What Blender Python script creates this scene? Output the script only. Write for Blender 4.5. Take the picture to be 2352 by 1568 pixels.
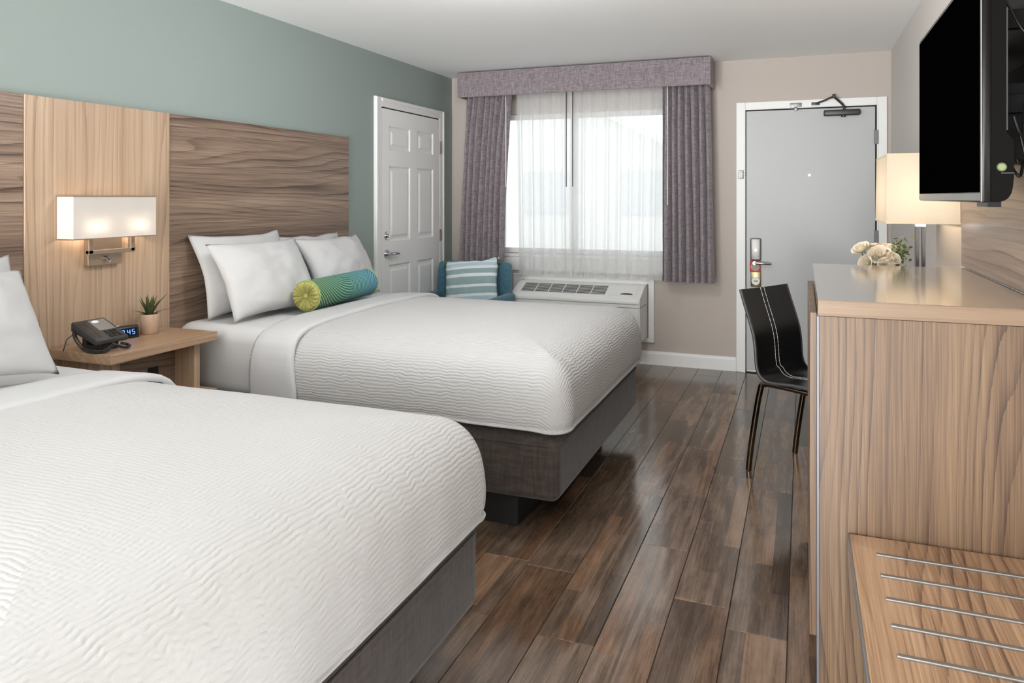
import bpy, bmesh, math, random
from mathutils import Vector, Matrix, noise, Euler
R = math.radians
C = bpy.context.scene.collection
SC = bpy.context.scene
for o in list(bpy.data.objects):
    bpy.data.objects.remove(o)

def lin(r, g, b):
    f = lambda v: (v / 255) / 12.92 if v / 255 <= .04045 else ((v / 255 + .055) / 1.055) ** 2.4
    return (f(r), f(g), f(b), 1)

# ------------------------------------------------------------ camera, world, lights, exposure
cd = bpy.data.cameras.new('camera')
cam = bpy.data.objects.new('camera', cd); C.objects.link(cam)
cam.location = (0, 0, 1.361); cam.rotation_euler = (R(90), 0, R(21.254))
cd.sensor_width = 36; cd.lens = 36 * 1717.6 / 2352; cd.shift_y = -(784 - 453.2) / 2352
cd.clip_start = .05
SC.camera = cam

w = bpy.data.worlds.new('world'); SC.world = w; w.use_nodes = True
bg = w.node_tree.nodes['Background']
bg.inputs['Color'].default_value = (.93, .97, 1, 1); bg.inputs['Strength'].default_value = 2.1

def area(name, loc, rot, sx, sy, power, col):
    l = bpy.data.lights.new(name, 'AREA'); l.shape = 'RECTANGLE'; l.size = sx; l.size_y = sy
    l.energy = power; l.color = col
    o = bpy.data.objects.new(name, l); C.objects.link(o); o.location = loc; o.rotation_euler = rot
    return o
FILL_TINT = (.965, .985, 1)
def point_fill(name, loc, r, power, col):
    l = bpy.data.lights.new(name, 'POINT'); l.energy = power; l.color = col; l.shadow_soft_size = r
    o = bpy.data.objects.new(name, l); C.objects.link(o); o.location = loc
point_fill('ceiling_fill_light', (-1.2, 3.0, 2.30), .10, 39, FILL_TINT)  # unseen fill added to brighten the far half of the room
area('rear_fill_light', (-1.2, -4.4, 1.4), (R(90), 0, 0), 3.2, 2.0, 200, FILL_TINT)  # wide fill added behind the camera for even frontal light
area('rear_up_fill', (-1.6, -3.0, .4), (R(142), 0, 0), 2.0, 1.2, 330, FILL_TINT)  # unseen upward fill behind the camera, added to lift the ceiling
area('low_up_fill', (-.2, .6, .25), (R(135), 0, R(20)), .5, .5, 9, FILL_TINT)  # small unseen fill added low down, aimed up and forward

SC.view_settings.view_transform = 'Standard'; SC.view_settings.look = 'None'
SC.view_settings.gamma = 1; SC.view_settings.use_curve_mapping = False
SC.view_settings.exposure = 0.0

# ------------------------------------------------------------ materials
def newmat(name):
    m = bpy.data.materials.new(name); m.use_nodes = True
    nt = m.node_tree; nt.nodes.clear()
    out = nt.nodes.new('ShaderNodeOutputMaterial')
    b = nt.nodes.new('ShaderNodeBsdfPrincipled'); nt.links.new(b.outputs[0], out.inputs[0])
    return m, nt, b, out
def N(nt, t, **kw):
    n = nt.nodes.new('ShaderNode' + t)
    for k, v in kw.items():
        if k in n.inputs.keys(): n.inputs[k].default_value = v
        else: setattr(n, k, v)
    return n
def L(nt, a, b): nt.links.new(a, b)
def mapped(nt, scale, coord='Object', loc=(0, 0, 0)):
    tc = N(nt, 'TexCoord'); mp = N(nt, 'Mapping')
    mp.inputs['Scale'].default_value = scale; mp.inputs['Location'].default_value = loc
    L(nt, tc.outputs[coord], mp.inputs[0]); return mp.outputs[0]
def noise_tex(nt, vec, scale, detail=2, rough=.5, dist=0):
    n = N(nt, 'TexNoise'); n.inputs['Scale'].default_value = scale; n.inputs['Detail'].default_value = detail
    n.inputs['Roughness'].default_value = rough; n.inputs['Distortion'].default_value = dist
    if vec is not None: L(nt, vec, n.inputs['Vector'])
    return n.outputs['Fac']
def math_n(nt, op, a, b=None, c=None):
    n = N(nt, 'Math', operation=op)
    for i, v in enumerate((a, b, c)):
        if v is None: continue
        if isinstance(v, (int, float)): n.inputs[i].default_value = v
        else: L(nt, v, n.inputs[i])
    return n.outputs[0]
def ramp(nt, fac, stops):
    r = N(nt, 'ValToRGB'); e = r.color_ramp.elements
    e[0].position, e[0].color = stops[0]; e[1].position, e[1].color = stops[-1]
    for p, c in stops[1:-1]:
        k = e.new(p); k.color = c
    L(nt, fac, r.inputs[0]); return r.outputs[0]
def bump(nt, b, h, strength=.3, dist=.01):
    n = N(nt, 'Bump'); n.inputs['Strength'].default_value = strength; n.inputs['Distance'].default_value = dist
    L(nt, h, n.inputs['Height']); L(nt, n.outputs[0], b.inputs['Normal']); return n

def plain(name, col, rough=.5, metal=0, bscale=0, bstr=.1, bdist=.002, var=0, spec=.5):
    m, nt, b, out = newmat(name)
    b.inputs['Base Color'].default_value = col; b.inputs['Roughness'].default_value = rough
    b.inputs['Metallic'].default_value = metal; b.inputs['Specular IOR Level'].default_value = spec
    v = mapped(nt, (1, 1, 1))
    if var:
        f = noise_tex(nt, v, 6, 4)
        c0 = tuple(x * (1 - var) for x in col[:3]) + (1,); c1 = tuple(min(1, x * (1 + var)) for x in col[:3]) + (1,)
        L(nt, ramp(nt, f, [(.3, c0), (.7, c1)]), b.inputs['Base Color'])
    if bscale: bump(nt, b, noise_tex(nt, v, bscale, 3), bstr, bdist)
    return m

def wood(name, axis, dark, mid, light, s=1.0, rough=.42, seed=0, lines=34, contrast=1.0, amp=9, spec=.5):
    """laminate with grain along AXIS: fibres, tone bands, and growth lines that run straight or close into cathedrals"""
    m, nt, b, out = newmat(name)
    def sc(al, ac): return tuple(al if k == axis else ac for k in 'XYZ')
    v1 = mapped(nt, sc(.16 * s, 1.0 * s), loc=(seed * 3.1, seed * 1.7, seed * 2.3))
    n1 = noise_tex(nt, v1, 3.4, 1.2, .4, .25)
    tc = N(nt, 'TexCoord'); sp = N(nt, 'SeparateXYZ'); L(nt, tc.outputs['Object'], sp.inputs[0])
    ac = [sp.outputs[i] for i in range(3) if 'XYZ'[i] != axis]
    v2 = mapped(nt, sc(.011 * s, 1.0 * s), loc=(seed, seed * 2, seed * .5))
    n2 = noise_tex(nt, v2, 150, 3, .65)
    nf = noise_tex(nt, v2, 420, 1, .5)
    v3 = mapped(nt, sc(.028 * s, 1.0 * s), loc=(seed * 5, 2, seed))
    n3 = noise_tex(nt, v3, 9, 4, .62, .3)
    n4 = noise_tex(nt, mapped(nt, sc(.04 * s, 1.0 * s), loc=(seed, 9, seed * 4)), 10, 1, .5)
    wob = math_n(nt, 'MULTIPLY_ADD', n4, 2.2, math_n(nt, 'MULTIPLY', n2, .22))
    ph = math_n(nt, 'MULTIPLY_ADD', math_n(nt, 'ADD', ac[0], ac[1]), float(lines) * s, math_n(nt, 'MULTIPLY_ADD', n1, float(amp), wob))
    saw = math_n(nt, 'FRACT', ph)
    line = math_n(nt, 'MULTIPLY', math_n(nt, 'POWER', saw, 3.5), math_n(nt, 'MULTIPLY_ADD', n4, 2.4, -.55))
    f = math_n(nt, 'MULTIPLY_ADD', n3, .75 * contrast, .5 - .375 * contrast)
    f = math_n(nt, 'MULTIPLY_ADD', math_n(nt, 'ADD', n2, -.5), .62 * contrast, f)
    f = math_n(nt, 'MULTIPLY_ADD', math_n(nt, 'ADD', nf, -.5), .35 * contrast, f)
    f = math_n(nt, 'MULTIPLY_ADD', line, -.34 * contrast, math_n(nt, 'ADD', f, .05 * contrast))
    L(nt, ramp(nt, f, [(.20, dark), (.5, mid), (.78, light)]), b.inputs['Base Color'])
    b.inputs['Roughness'].default_value = rough; b.inputs['Specular IOR Level'].default_value = spec
    bump(nt, b, n2, .05, .001)
    return m

def emit(name, col, s):
    m, nt, b, out = newmat(name)
    b.inputs['Base Color'].default_value = col
    b.inputs['Emission Color'].default_value = col; b.inputs['Emission Strength'].default_value = s
    return m

def shade_mat(name, col, trans=.55, tcol=None):
    m, nt, b, out = newmat(name)
    nt.nodes.remove(b)
    d = N(nt, 'BsdfDiffuse'); t = N(nt, 'BsdfTranslucent'); x = N(nt, 'MixShader')
    v = mapped(nt, (1, 1, 1)); n = noise_tex(nt, v, 260, 2)
    c = ramp(nt, n, [(.3, tuple(k * .95 for k in col[:3]) + (1,)), (.7, col)])
    L(nt, c, d.inputs[0]); L(nt, c, t.inputs[0]); x.inputs[0].default_value = trans
    if tcol:
        nt.links.remove(t.inputs[0].links[0]); t.inputs[0].default_value = tcol
    L(nt, d.outputs[0], x.inputs[1]); L(nt, t.outputs[0], x.inputs[2]); L(nt, x.outputs[0], out.inputs[0])
    return m

def sheer_mat():
    m, nt, b, out = newmat('sheer voile'); nt.nodes.remove(b)
    d = N(nt, 'BsdfDiffuse'); t = N(nt, 'BsdfTranslucent'); tr = N(nt, 'BsdfTransparent')
    a = N(nt, 'MixShader'); x = N(nt, 'MixShader')
    for q in (d, t): q.inputs[0].default_value = (.95, .95, .95, 1)
    a.inputs[0].default_value = .5
    L(nt, d.outputs[0], a.inputs[1]); L(nt, t.outputs[0], a.inputs[2])
    v = mapped(nt, (1, 1, .1)); n = noise_tex(nt, v, 300, 1)
    # woven voile lets less through where it is seen edge-on
    lw = N(nt, 'LayerWeight'); lw.inputs[0].default_value = .35
    f = math_n(nt, 'ADD', math_n(nt, 'MULTIPLY', lw.outputs['Facing'], .55), math_n(nt, 'MULTIPLY_ADD', n, .06, .56))
    f = math_n(nt, 'MINIMUM', f, .95)
    L(nt, f, x.inputs[0]); L(nt, tr.outputs[0], x.inputs[1]); L(nt, a.outputs[0], x.inputs[2]); L(nt, x.outputs[0], out.inputs[0])
    return m

def glass_mat():
    m, nt, b, out = newmat('window glass'); nt.nodes.remove(b)
    tr = N(nt, 'BsdfTransparent'); g = N(nt, 'BsdfGlossy'); x = N(nt, 'MixShader')
    tr.inputs[0].default_value = (.97, .985, .98, 1); g.inputs['Roughness'].default_value = .02
    fr = N(nt, 'Fresnel'); fr.inputs[0].default_value = 1.45
    L(nt, fr.outputs[0], x.inputs[0]); L(nt, tr.outputs[0], x.inputs[1]); L(nt, g.outputs[0], x.inputs[2]); L(nt, x.outputs[0], out.inputs[0])
    return m

def fabric(name, c0, c1, scale=60, rough=.9, bstr=.25, stretch=6, sheen=.2):
    m, nt, b, out = newmat(name)
    va = mapped(nt, (1, 1, 1 / stretch)); vb = mapped(nt, (1 / stretch, 1 / stretch, 1))
    f = math_n(nt, 'MULTIPLY_ADD', noise_tex(nt, va, scale, 3, .6), .5, math_n(nt, 'MULTIPLY', noise_tex(nt, vb, scale, 3, .6), .5))
    L(nt, ramp(nt, f, [(.36, c0), (.64, c1)]), b.inputs['Base Color'])
    b.inputs['Roughness'].default_value = rough; b.inputs['Sheen Weight'].default_value = sheen
    b.inputs['Specular IOR Level'].default_value = .2
    fine = noise_tex(nt, mapped(nt, (1, 1, 1)), scale * 8, 1)
    bump(nt, b, math_n(nt, 'ADD', f, math_n(nt, 'MULTIPLY', fine, .3)), bstr, .003)
    return m

def plank_mat():
    m, nt, b, out = newmat('weathered vinyl plank')
    tc = N(nt, 'TexCoord'); oi = N(nt, 'ObjectInfo'); rnd = oi.outputs['Random']
    sep = N(nt, 'SeparateXYZ'); L(nt, tc.outputs['Object'], sep.inputs[0])
    off = math_n(nt, 'MULTIPLY', rnd, 57.0)
    def vec(sx, sy, ex=None):
        c = N(nt, 'CombineXYZ')
        L(nt, math_n(nt, 'MULTIPLY_ADD', sep.outputs[0], sx, off), c.inputs[0])
        L(nt, math_n(nt, 'MULTIPLY_ADD', sep.outputs[1], sy, off), c.inputs[1])
        L(nt, off if ex is None else ex, c.inputs[2]); return c.outputs[0]
    # printed strips inside a plank: 3 strips, each broken along its length
    xi = math_n(nt, 'FLOOR', math_n(nt, 'MULTIPLY', math_n(nt, 'ADD', sep.outputs[0], .09), 1 / .0605))
    w1 = N(nt, 'TexWhiteNoise', noise_dimensions='2D'); cx = N(nt, 'CombineXYZ')
    L(nt, xi, cx.inputs[0]); L(nt, off, cx.inputs[1]); L(nt, cx.outputs[0], w1.inputs['Vector'])
    yi = math_n(nt, 'FLOOR', math_n(nt, 'MULTIPLY_ADD', sep.outputs[1], 1.55, math_n(nt, 'MULTIPLY', w1.outputs['Value'], 7.0)))
    w2 = N(nt, 'TexWhiteNoise', noise_dimensions='3D'); c2 = N(nt, 'CombineXYZ')
    L(nt, xi, c2.inputs[0]); L(nt, yi, c2.inputs[1]); L(nt, off, c2.inputs[2]); L(nt, c2.outputs[0], w2.inputs['Vector'])
    single = math_n(nt, 'GREATER_THAN', math_n(nt, 'FRACT', math_n(nt, 'MULTIPLY', rnd, 13.7)), .55)   # some planks are one board
    tone = N(nt, 'Mix'); L(nt, single, tone.inputs[0]); L(nt, w2.outputs['Value'], tone.inputs[2]); tone.inputs[3].default_value = .55
    tone = tone.outputs[0]
    fib = noise_tex(nt, vec(1, .03), 190, 3, .65)
    mid = noise_tex(nt, vec(1, .10), 26, 4, .65, .4)
    rag = noise_tex(nt, vec(1, .35), 9, 5, .7, .5)
    ring = math_n(nt, 'PINGPONG', math_n(nt, 'MULTIPLY', noise_tex(nt, vec(1, .09), 6, 1, .4, .3), 14.0), 1.0)
    f = math_n(nt, 'MULTIPLY', tone, .34)
    f = math_n(nt, 'MULTIPLY_ADD', fib, .42, f); f = math_n(nt, 'MULTIPLY_ADD', mid, .5, f)
    f = math_n(nt, 'MULTIPLY_ADD', rag, .55, f); f = math_n(nt, 'MULTIPLY_ADD', ring, .13, f)
    f = math_n(nt, 'MULTIPLY_ADD', rnd, .20, f)
    f = math_n(nt, 'ADD', f, -.52)
    col = ramp(nt, f, [(.10, lin(36, 28, 23)), (.34, lin(64, 51, 41)), (.54, lin(91, 75, 62)), (.80, lin(130, 111, 95))])
    # warmer boards among the grey ones
    warm = math_n(nt, 'MULTIPLY', math_n(nt, 'GREATER_THAN', w2.outputs['Value'], .72), .55)
    mx = N(nt, 'Mix', data_type='RGBA', blend_type='MULTIPLY'); L(nt, warm, mx.inputs[0]); L(nt, col, mx.inputs[6])
    mx.inputs[7].default_value = (1.15, .88, .66, 1)
    L(nt, mx.outputs[2], b.inputs['Base Color'])
    L(nt, math_n(nt, 'MULTIPLY_ADD', fib, .16, .07), b.inputs['Roughness'])
    b.inputs['Specular IOR Level'].default_value = .8
    bump(nt, b, math_n(nt, 'ADD', fib, math_n(nt, 'MULTIPLY', mid, .5)), .07, .0012)
    return m

def coverlet_mat():
    m, nt, b, out = newmat('white matelasse')
    at = N(nt, 'Attribute', attribute_name='cloth'); sp = N(nt, 'SeparateXYZ'); L(nt, at.outputs['Vector'], sp.inputs[0])
    def pat(al, ac, z):
        # wavy quilted ridges 18 mm apart, running along AL
        def nz(sa, sc_, zz, det=1):
            c = N(nt, 'CombineXYZ'); L(nt, math_n(nt, 'MULTIPLY', sp.outputs[al], sa), c.inputs[al])
            L(nt, math_n(nt, 'MULTIPLY', sp.outputs[ac], sc_), c.inputs[ac]); c.inputs[2].default_value = zz
            return noise_tex(nt, c.outputs[0], 1.0, det)
        ph = math_n(nt, 'MULTIPLY_ADD', nz(19, 14, z, 2), 12.0, math_n(nt, 'MULTIPLY', sp.outputs[ac], 2 * math.pi / .0138))
        sn = math_n(nt, 'MULTIPLY_ADD', math_n(nt, 'SINE', ph), .5, .5)
        return math_n(nt, 'MULTIPLY', math_n(nt, 'POWER', sn, .6), math_n(nt, 'MULTIPLY_ADD', nz(26, 40, z + 3), .9, .25))
    a = pat(0, 1, 0); f = pat(1, 0, 7)
    mx = N(nt, 'Mix'); L(nt, sp.outputs[2], mx.inputs[0]); L(nt, a, mx.inputs[2]); L(nt, f, mx.inputs[3])
    b.inputs['Base Color'].default_value = lin(185, 184, 183); b.inputs['Roughness'].default_value = .9
    b.inputs['Specular IOR Level'].default_value = .15; b.inputs['Sheen Weight'].default_value = .15
    tpa = N(nt, 'Attribute', attribute_name='top')
    weave = math_n(nt, 'MULTIPLY', mx.outputs[0], math_n(nt, 'MULTIPLY_ADD', tpa.outputs['Fac'], -.62, 1.0))
    fine = noise_tex(nt, at.outputs['Vector'], 420, 1)
    bump(nt, b, math_n(nt, 'MULTIPLY_ADD', fine, .12, weave), .55, .0046)
    return m

def orange_peel(name, col, scale=180):
    return plain(name, col, .75, 0, scale, .12, .002, 0, .25)

M = {}
M['teal'] = orange_peel('sage green wall paint', lin(147, 158, 154))
M['beige'] = orange_peel('beige wall paint', lin(190, 180, 172))
M['beige_lit'] = orange_peel('beige side wall paint lightened as if lit', lin(212, 206, 201))  # same beige paint, lightened in place of light on the right wall
M['ceil'] = plain('white ceiling paint', lin(250, 250, 249), .9, 0, 60, .08, .003)
M['trim'] = plain('white trim paint', lin(236, 236, 234), .42, 0, 0)
M['doorw2'] = plain('white panel door paint', lin(240, 240, 239), .42, 0, 0)
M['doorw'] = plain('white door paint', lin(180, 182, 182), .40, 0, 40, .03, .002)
M['plank'] = plank_mat()
M['dark'] = plain('dark joint', lin(34, 28, 24), .8)
M['oak'] = wood('light walnut laminate upright', 'Z', lin(132, 106, 84), lin(176, 150, 125), lin(198, 174, 150), 1.0, .42, 1, 30, .75, 7)
M['oakx'] = wood('light walnut laminate top', 'Y', lin(128, 102, 80), lin(168, 138, 110), lin(188, 160, 132), 1.0, .36, 3, 30, .7, 7)
M['walnut'] = wood('brown walnut headboard laminate', 'Y', lin(76, 60, 50), lin(128, 107, 91), lin(162, 140, 121), 1.0, .42, 2, 30, 1.1, 11)
M['chest'] = wood('walnut laminate chest side', 'Z', lin(64, 46, 35), lin(106, 83, 62), lin(131, 106, 81), 1.1, .42, 5, 34, 1.0, 10)
M['chesttop'] = wood('walnut laminate chest top', 'Y', lin(118, 98, 82), lin(146, 124, 106), lin(164, 142, 122), 1.0, .17, 6, 26, .5, 8, .9)
ctb = M['chesttop'].node_tree.nodes['Principled BSDF']; ctb.inputs['Coat Weight'].default_value = 1; ctb.inputs['Coat Roughness'].default_value = .12
M['chestedge'] = wood('walnut edge band', 'X', lin(98, 78, 60), lin(126, 103, 81), lin(142, 119, 96), 1.6, .42, 8, 20, .6, 4)
M['bench'] = wood('walnut laminate bench top', 'Y', lin(100, 74, 56), lin(160, 127, 99), lin(188, 156, 126), 1.3, .40, 9, 34, 1.05, 12)
M['panelr'] = wood('walnut laminate wall panel', 'Y', lin(104, 84, 72), lin(150, 128, 110), lin(178, 154, 132), .9, .30, 4, 24, .9, 10)
M['sheet'] = plain('white cotton sheet', lin(194, 194, 194), .9, 0, 14, .12, .01, 0, .15)
M['pillow'] = plain('white pillow cotton', lin(194, 194, 194), .92, 0, 9, .25, .012, 0, .12)
M['coverlet'] = coverlet_mat()
M['basefab'] = fabric('charcoal box spring fabric', lin(52, 46, 42), lin(75, 67, 62), 70, .95, .25, 7)
M['black'] = plain('black plinth', lin(16, 15, 14), .6, 0, 60, .1)
M['curtain'] = fabric('mauve grey curtain fabric', lin(114, 104, 108), lin(158, 148, 152), 95, .95, .15, 5)
M['sheer'] = sheer_mat(); M['glass'] = glass_mat()
M['nickel'] = plain('brushed nickel', lin(150, 148, 145), .45, .85)
M['sconcem'] = plain('bronze nickel sconce metal', lin(176, 158, 140), .45, .9)
M['hinge'] = plain('dull steel hinge', lin(118, 118, 117), .5, .5)
M['chrome'] = plain('polished chrome', lin(196, 196, 198), .16, 1)
M['brass'] = plain('aged brass', lin(150, 138, 104), .35, 1)
M['gunmetal'] = plain('dark grey metal', lin(72, 72, 73), .45, .7)
M['shade'] = shade_mat('white linen shade', (.60, .575, .55, 1), .15, (.9, .86, .80, 1))
M['shade2'] = shade_mat('cream linen shade', (.62, .56, .47, 1), .26, (.9, .82, .69, 1))
M['bulb'] = emit('warm bulb', (1, .84, .66, 1), 430)
M['bulb2'] = emit('warm lamp bulb', (1, .80, .56, 1), 52)
M['plastic'] = plain('black plastic', lin(26, 26, 27), .42, 0, 0)
M['plasticm'] = plain('charcoal plastic face', lin(50, 49, 48), .5)
M['mount'] = plain('black powder coated steel', lin(16, 15, 15), .5, spec=.12)
M['greyface'] = plain('grey faceplate', lin(122, 120, 117), .45)
M['white'] = plain('white plastic', lin(228, 228, 226), .4)
M['ac'] = plain('off white appliance plastic', lin(236, 236, 233), .42)
M['acdark'] = plain('grille shadow grey', lin(58, 58, 57), .8)
M['leather'] = plain('black leatherette', lin(20, 20, 21), .34, 0, 220, .08, .001)
M['stitch'] = plain('white stitching', lin(190, 188, 184), .8)
M['chairleg'] = plain('bronze chrome tube', lin(120, 108, 92), .16, 1)
M['upholst'] = fabric('teal upholstery', lin(62, 100, 116), lin(84, 124, 140), 120, .95, .2, 3)
M['tv'] = plain('black television plastic', lin(14, 13, 12), .22, spec=.22)
M['tvmat'] = plain('matt black television shell', lin(15, 14, 13), .6, 0, 150, .1, .001, spec=.06)
M['screen'] = plain('switched off screen', (.0006, .0006, .0006, 1), .6, 0, 0, spec=0)
M['silver'] = plain('silver bezel', lin(170, 168, 164), .25, .9)
M['sticker'] = plain('green sticker', lin(128, 140, 96), .6)
M['stickerd'] = plain('olive sticker rim', lin(82, 90, 62), .6)
M['ceramic'] = wood('tan stone pot', 'Z', lin(160, 132, 110), lin(188, 160, 136), lin(204, 178, 154), 6, .5, 3, 3, .5)
M['soil'] = plain('dark soil', lin(36, 28, 22), .95, 0, 200, .6, .01)
M['leaf'] = plain('succulent green', lin(66, 78, 42), .45, 0, 0, var=.45)
M['red'] = plain('red card', lin(182, 26, 40), .5)
M['cardw'] = plain('card grey circle', lin(150, 160, 140), .5)
M['petal'] = plain('ivory petal', lin(238, 226, 206), .7, 0, 0, var=.08)
M['euca'] = plain('grey green leaf', lin(112, 122, 88), .6, 0, 0, var=.3)
M['stem'] = plain('green stem', lin(84, 100, 58), .6)
M['lampmetal'] = plain('dark bronze metal', lin(88, 84, 82), .3, .8)
M['blue'] = emit('blue clock digit', (.10, .30, 1, 1), 2.2)
M['lens'] = emit('daylit peephole lens', (1, 1, 1, 1), 2.0)
M['tassel'] = plain('olive tassel thread', lin(66, 76, 46), .9, 0, 300, .5, .004)
M['ext'] = plain('pale stucco', lin(246, 246, 244), .9); M['extroof'] = plain('pale roof', lin(250, 250, 248), .8)
M['extdark'] = plain('shaded window', lin(222, 225, 228), .5)
M['concrete'] = plain('pale concrete', lin(206, 204, 200), .9, 0, 20, .1, .01)

# ------------------------------------------------------------ geometry helpers
def BM(): return bmesh.new()
def box(bm, x0, x1, y0, y1, z0, z1, bev=0, seg=2, rot=None, piv=None):
    mat = Matrix.Translation(((x0 + x1) / 2, (y0 + y1) / 2, (z0 + z1) / 2)) @ Matrix.Diagonal((abs(x1 - x0), abs(y1 - y0), abs(z1 - z0), 1))
    r = bmesh.ops.create_cube(bm, size=1, matrix=mat); vs = r['verts']
    if bev:
        es = list({e for v in vs for e in v.link_edges})
        rb = bmesh.ops.bevel(bm, geom=es, offset=bev, segments=seg, profile=.5, affect='EDGES')
        vs = list({v for f in rb['faces'] for v in f.verts} | {v for v in vs if v.is_valid})
    if rot is not None:
        p = Vector(piv or ((x0 + x1) / 2, (y0 + y1) / 2, (z0 + z1) / 2))
        bmesh.ops.rotate(bm, verts=vs, cent=p, matrix=rot)
    return bm
def cyl(bm, p0, p1, r0, r1=None, n=20, cap=True):
    r1 = r0 if r1 is None else r1
    p0 = Vector(p0); p1 = Vector(p1); d = p1 - p0
    q = d.to_track_quat('Z', 'Y').to_matrix().to_4x4()
    bmesh.ops.create_cone(bm, cap_ends=cap, segments=n, radius1=r0, radius2=r1, depth=d.length, matrix=Matrix.Translation((p0 + p1) / 2) @ q)
    return bm
def tube(bm, pts, r, n=8, rad=None):
    pts = [Vector(p) for p in pts]; rings = []
    up = Vector((0, 0, 1))
    for i, p in enumerate(pts):
        t = (pts[min(i + 1, len(pts) - 1)] - pts[max(i - 1, 0)]).normalized()
        a = t.cross(up)
        if a.length < .05: a = t.cross(Vector((1, 0, 0)))
        a.normalize(); b2 = t.cross(a)
        rr = r if rad is None else rad[i]
        rings.append([bm.verts.new(p + (a * math.cos(2 * math.pi * k / n) + b2 * math.sin(2 * math.pi * k / n)) * rr) for k in range(n)])
    for A, B in zip(rings, rings[1:]):
        for k in range(n): bm.faces.new((A[k], A[(k + 1) % n], B[(k + 1) % n], B[k]))
    bm.faces.new(rings[0][::-1]); bm.faces.new(rings[-1]); return bm
def lathe(bm, prof, n=32, c=(0, 0)):
    rings = [[bm.verts.new((c[0] + r * math.cos(2 * math.pi * k / n), c[1] + r * math.sin(2 * math.pi * k / n), z)) for k in range(n)] for r, z in prof]
    for A, B in zip(rings, rings[1:]):
        for k in range(n): bm.faces.new((A[k], A[(k + 1) % n], B[(k + 1) % n], B[k]))
    bm.faces.new(rings[0][::-1]); bm.faces.new(rings[-1]); return bm
def prism(bm, poly, axis, a, b):
    """poly is a list of 2-D points in the plane across AXIS; extruded from a to b."""
    def P(u, v, t): return {'X': (t, u, v), 'Y': (u, t, v), 'Z': (u, v, t)}[axis]
    A = [bm.verts.new(P(u, v, a)) for u, v in poly]; B = [bm.verts.new(P(u, v, b)) for u, v in poly]
    n = len(poly)
    for k in range(n): bm.faces.new((A[k], A[(k + 1) % n], B[(k + 1) % n], B[k]))
    bm.faces.new(A[::-1]); bm.faces.new(B); return bm
def sheet_grid(bm, G, close=False):
    V = [[bm.verts.new(p) for p in row] for row in G]
    for A, B in zip(V, V[1:]):
        m = len(A)
        for k in range(m if close else m - 1): bm.faces.new((A[k], A[(k + 1) % m], B[(k + 1) % m], B[k]))
    return V
def obj(name, bm, mat, parent=None, smooth=None, local=False, loc=None):
    bmesh.ops.recalc_face_normals(bm, faces=bm.faces)
    me = bpy.data.meshes.new(name)
    off = None
    if parent is not None and not local:
        off = Vector((0, 0, 0)); q = parent
        while q is not None: off -= q.location; q = q.parent
    if parent is None and loc is not None and not local: off = -Vector(loc)
    if off is not None: bmesh.ops.translate(bm, verts=bm.verts, vec=off)
    if smooth is not None:
        for f in bm.faces: f.smooth = True
        ca = math.cos(R(smooth))
        for e in bm.edges:
            if len(e.link_faces) == 2 and e.link_faces[0].normal.dot(e.link_faces[1].normal) < ca: e.smooth = False
    bm.to_mesh(me); bm.free()
    if mat is not None: me.materials.append(mat)
    o = bpy.data.objects.new(name, me); C.objects.link(o)
    if parent is not None: o.parent = parent
    if loc is not None: o.location = loc
    return o
def tag(o, label, cat, group=None):
    o['label'] = label; o['category'] = cat
    if group: o['group'] = group
    return o
def thing(name, label, cat, loc=(0, 0, 0), rot=(0, 0, 0), group=None):
    o = bpy.data.objects.new(name, None); C.objects.link(o); o.location = loc; o.rotation_euler = rot
    o.empty_display_size = .1
    return tag(o, label, cat, group)
def struct(name, bm=None, mat=None, loc=(0, 0, 0), smooth=None):
    if bm is None:
        o = bpy.data.objects.new(name, None); C.objects.link(o); o.location = loc
    else: o = obj(name, bm, mat, smooth=smooth)
    o['kind'] = 'structure'; return o
def copy_tree(o, parent=None):
    c = o.copy(); C.objects.link(c)
    if parent is not None: c.parent = parent
    for ch in list(o.children): copy_tree(ch, c)
    return c

XL, XR, YB, YR, H = -2.956, .602, 6.102, -4.6, 2.434
rng = random.Random(7)

# ------------------------------------------------------------ room shell
fl = struct('floor', box(BM(), XL, XR, YR, YB, -.10, -.003), M['dark'])
pw, pl = .182, 1.22
pm = None
for i in range(20):
    x0 = XL + .001 + i * pw; x1 = min(x0 + pw - .0022, XR)
    if x1 - x0 < .02: continue
    y = YR - rng.uniform(0, pl)
    while y < YB:
        a, bnd = max(y, YR), min(y + pl - .002, YB)
        if bnd - a > .03:
            bm = BM(); hx, hy = (x1 - x0) / 2, (bnd - a) / 2
            cx, cy = (x0 + x1) / 2, (a + bnd) / 2
            # bevelled top edge: 5 faces with sides
            e = .0012
            lo = [bm.verts.new((sx * hx, sy * hy, -.004)) for sx, sy in ((-1, -1), (1, -1), (1, 1), (-1, 1))]
            md = [bm.verts.new((sx * hx, sy * hy, -e)) for sx, sy in ((-1, -1), (1, -1), (1, 1), (-1, 1))]
            up = [bm.verts.new((sx * (hx - e), sy * (hy - e), 0)) for sx, sy in ((-1, -1), (1, -1), (1, 1), (-1, 1))]
            for A, B in ((lo, md), (md, up)):
                for k in range(4): bm.faces.new((A[k], A[(k + 1) % 4], B[(k + 1) % 4], B[k]))
            bm.faces.new(up)
            o = obj('plank', bm, M['plank'], local=True); o.location = (cx, cy, 0); o.parent = fl
        y += pl
struct('ceiling', box(BM(), XL - .1, XR + .1, YR - .1, YB + .12, H, H + .1), M['ceil'])
struct('wall_left', box(BM(), XL - .1, XL, YR - .1, YB + .12, -.1, H), M['teal'])
struct('wall_right', box(BM(), XR, XR + .1, YR - .1, YB + .12, -.1, H), M['beige_lit'])
struct('wall_rear', box(BM(), XL, XR, YR - .1, YR, -.1, H), M['beige'])
WX0, WX1, WZ0, WZ1 = -2.50, -.98, .875, 2.085
bm = BM()
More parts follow.
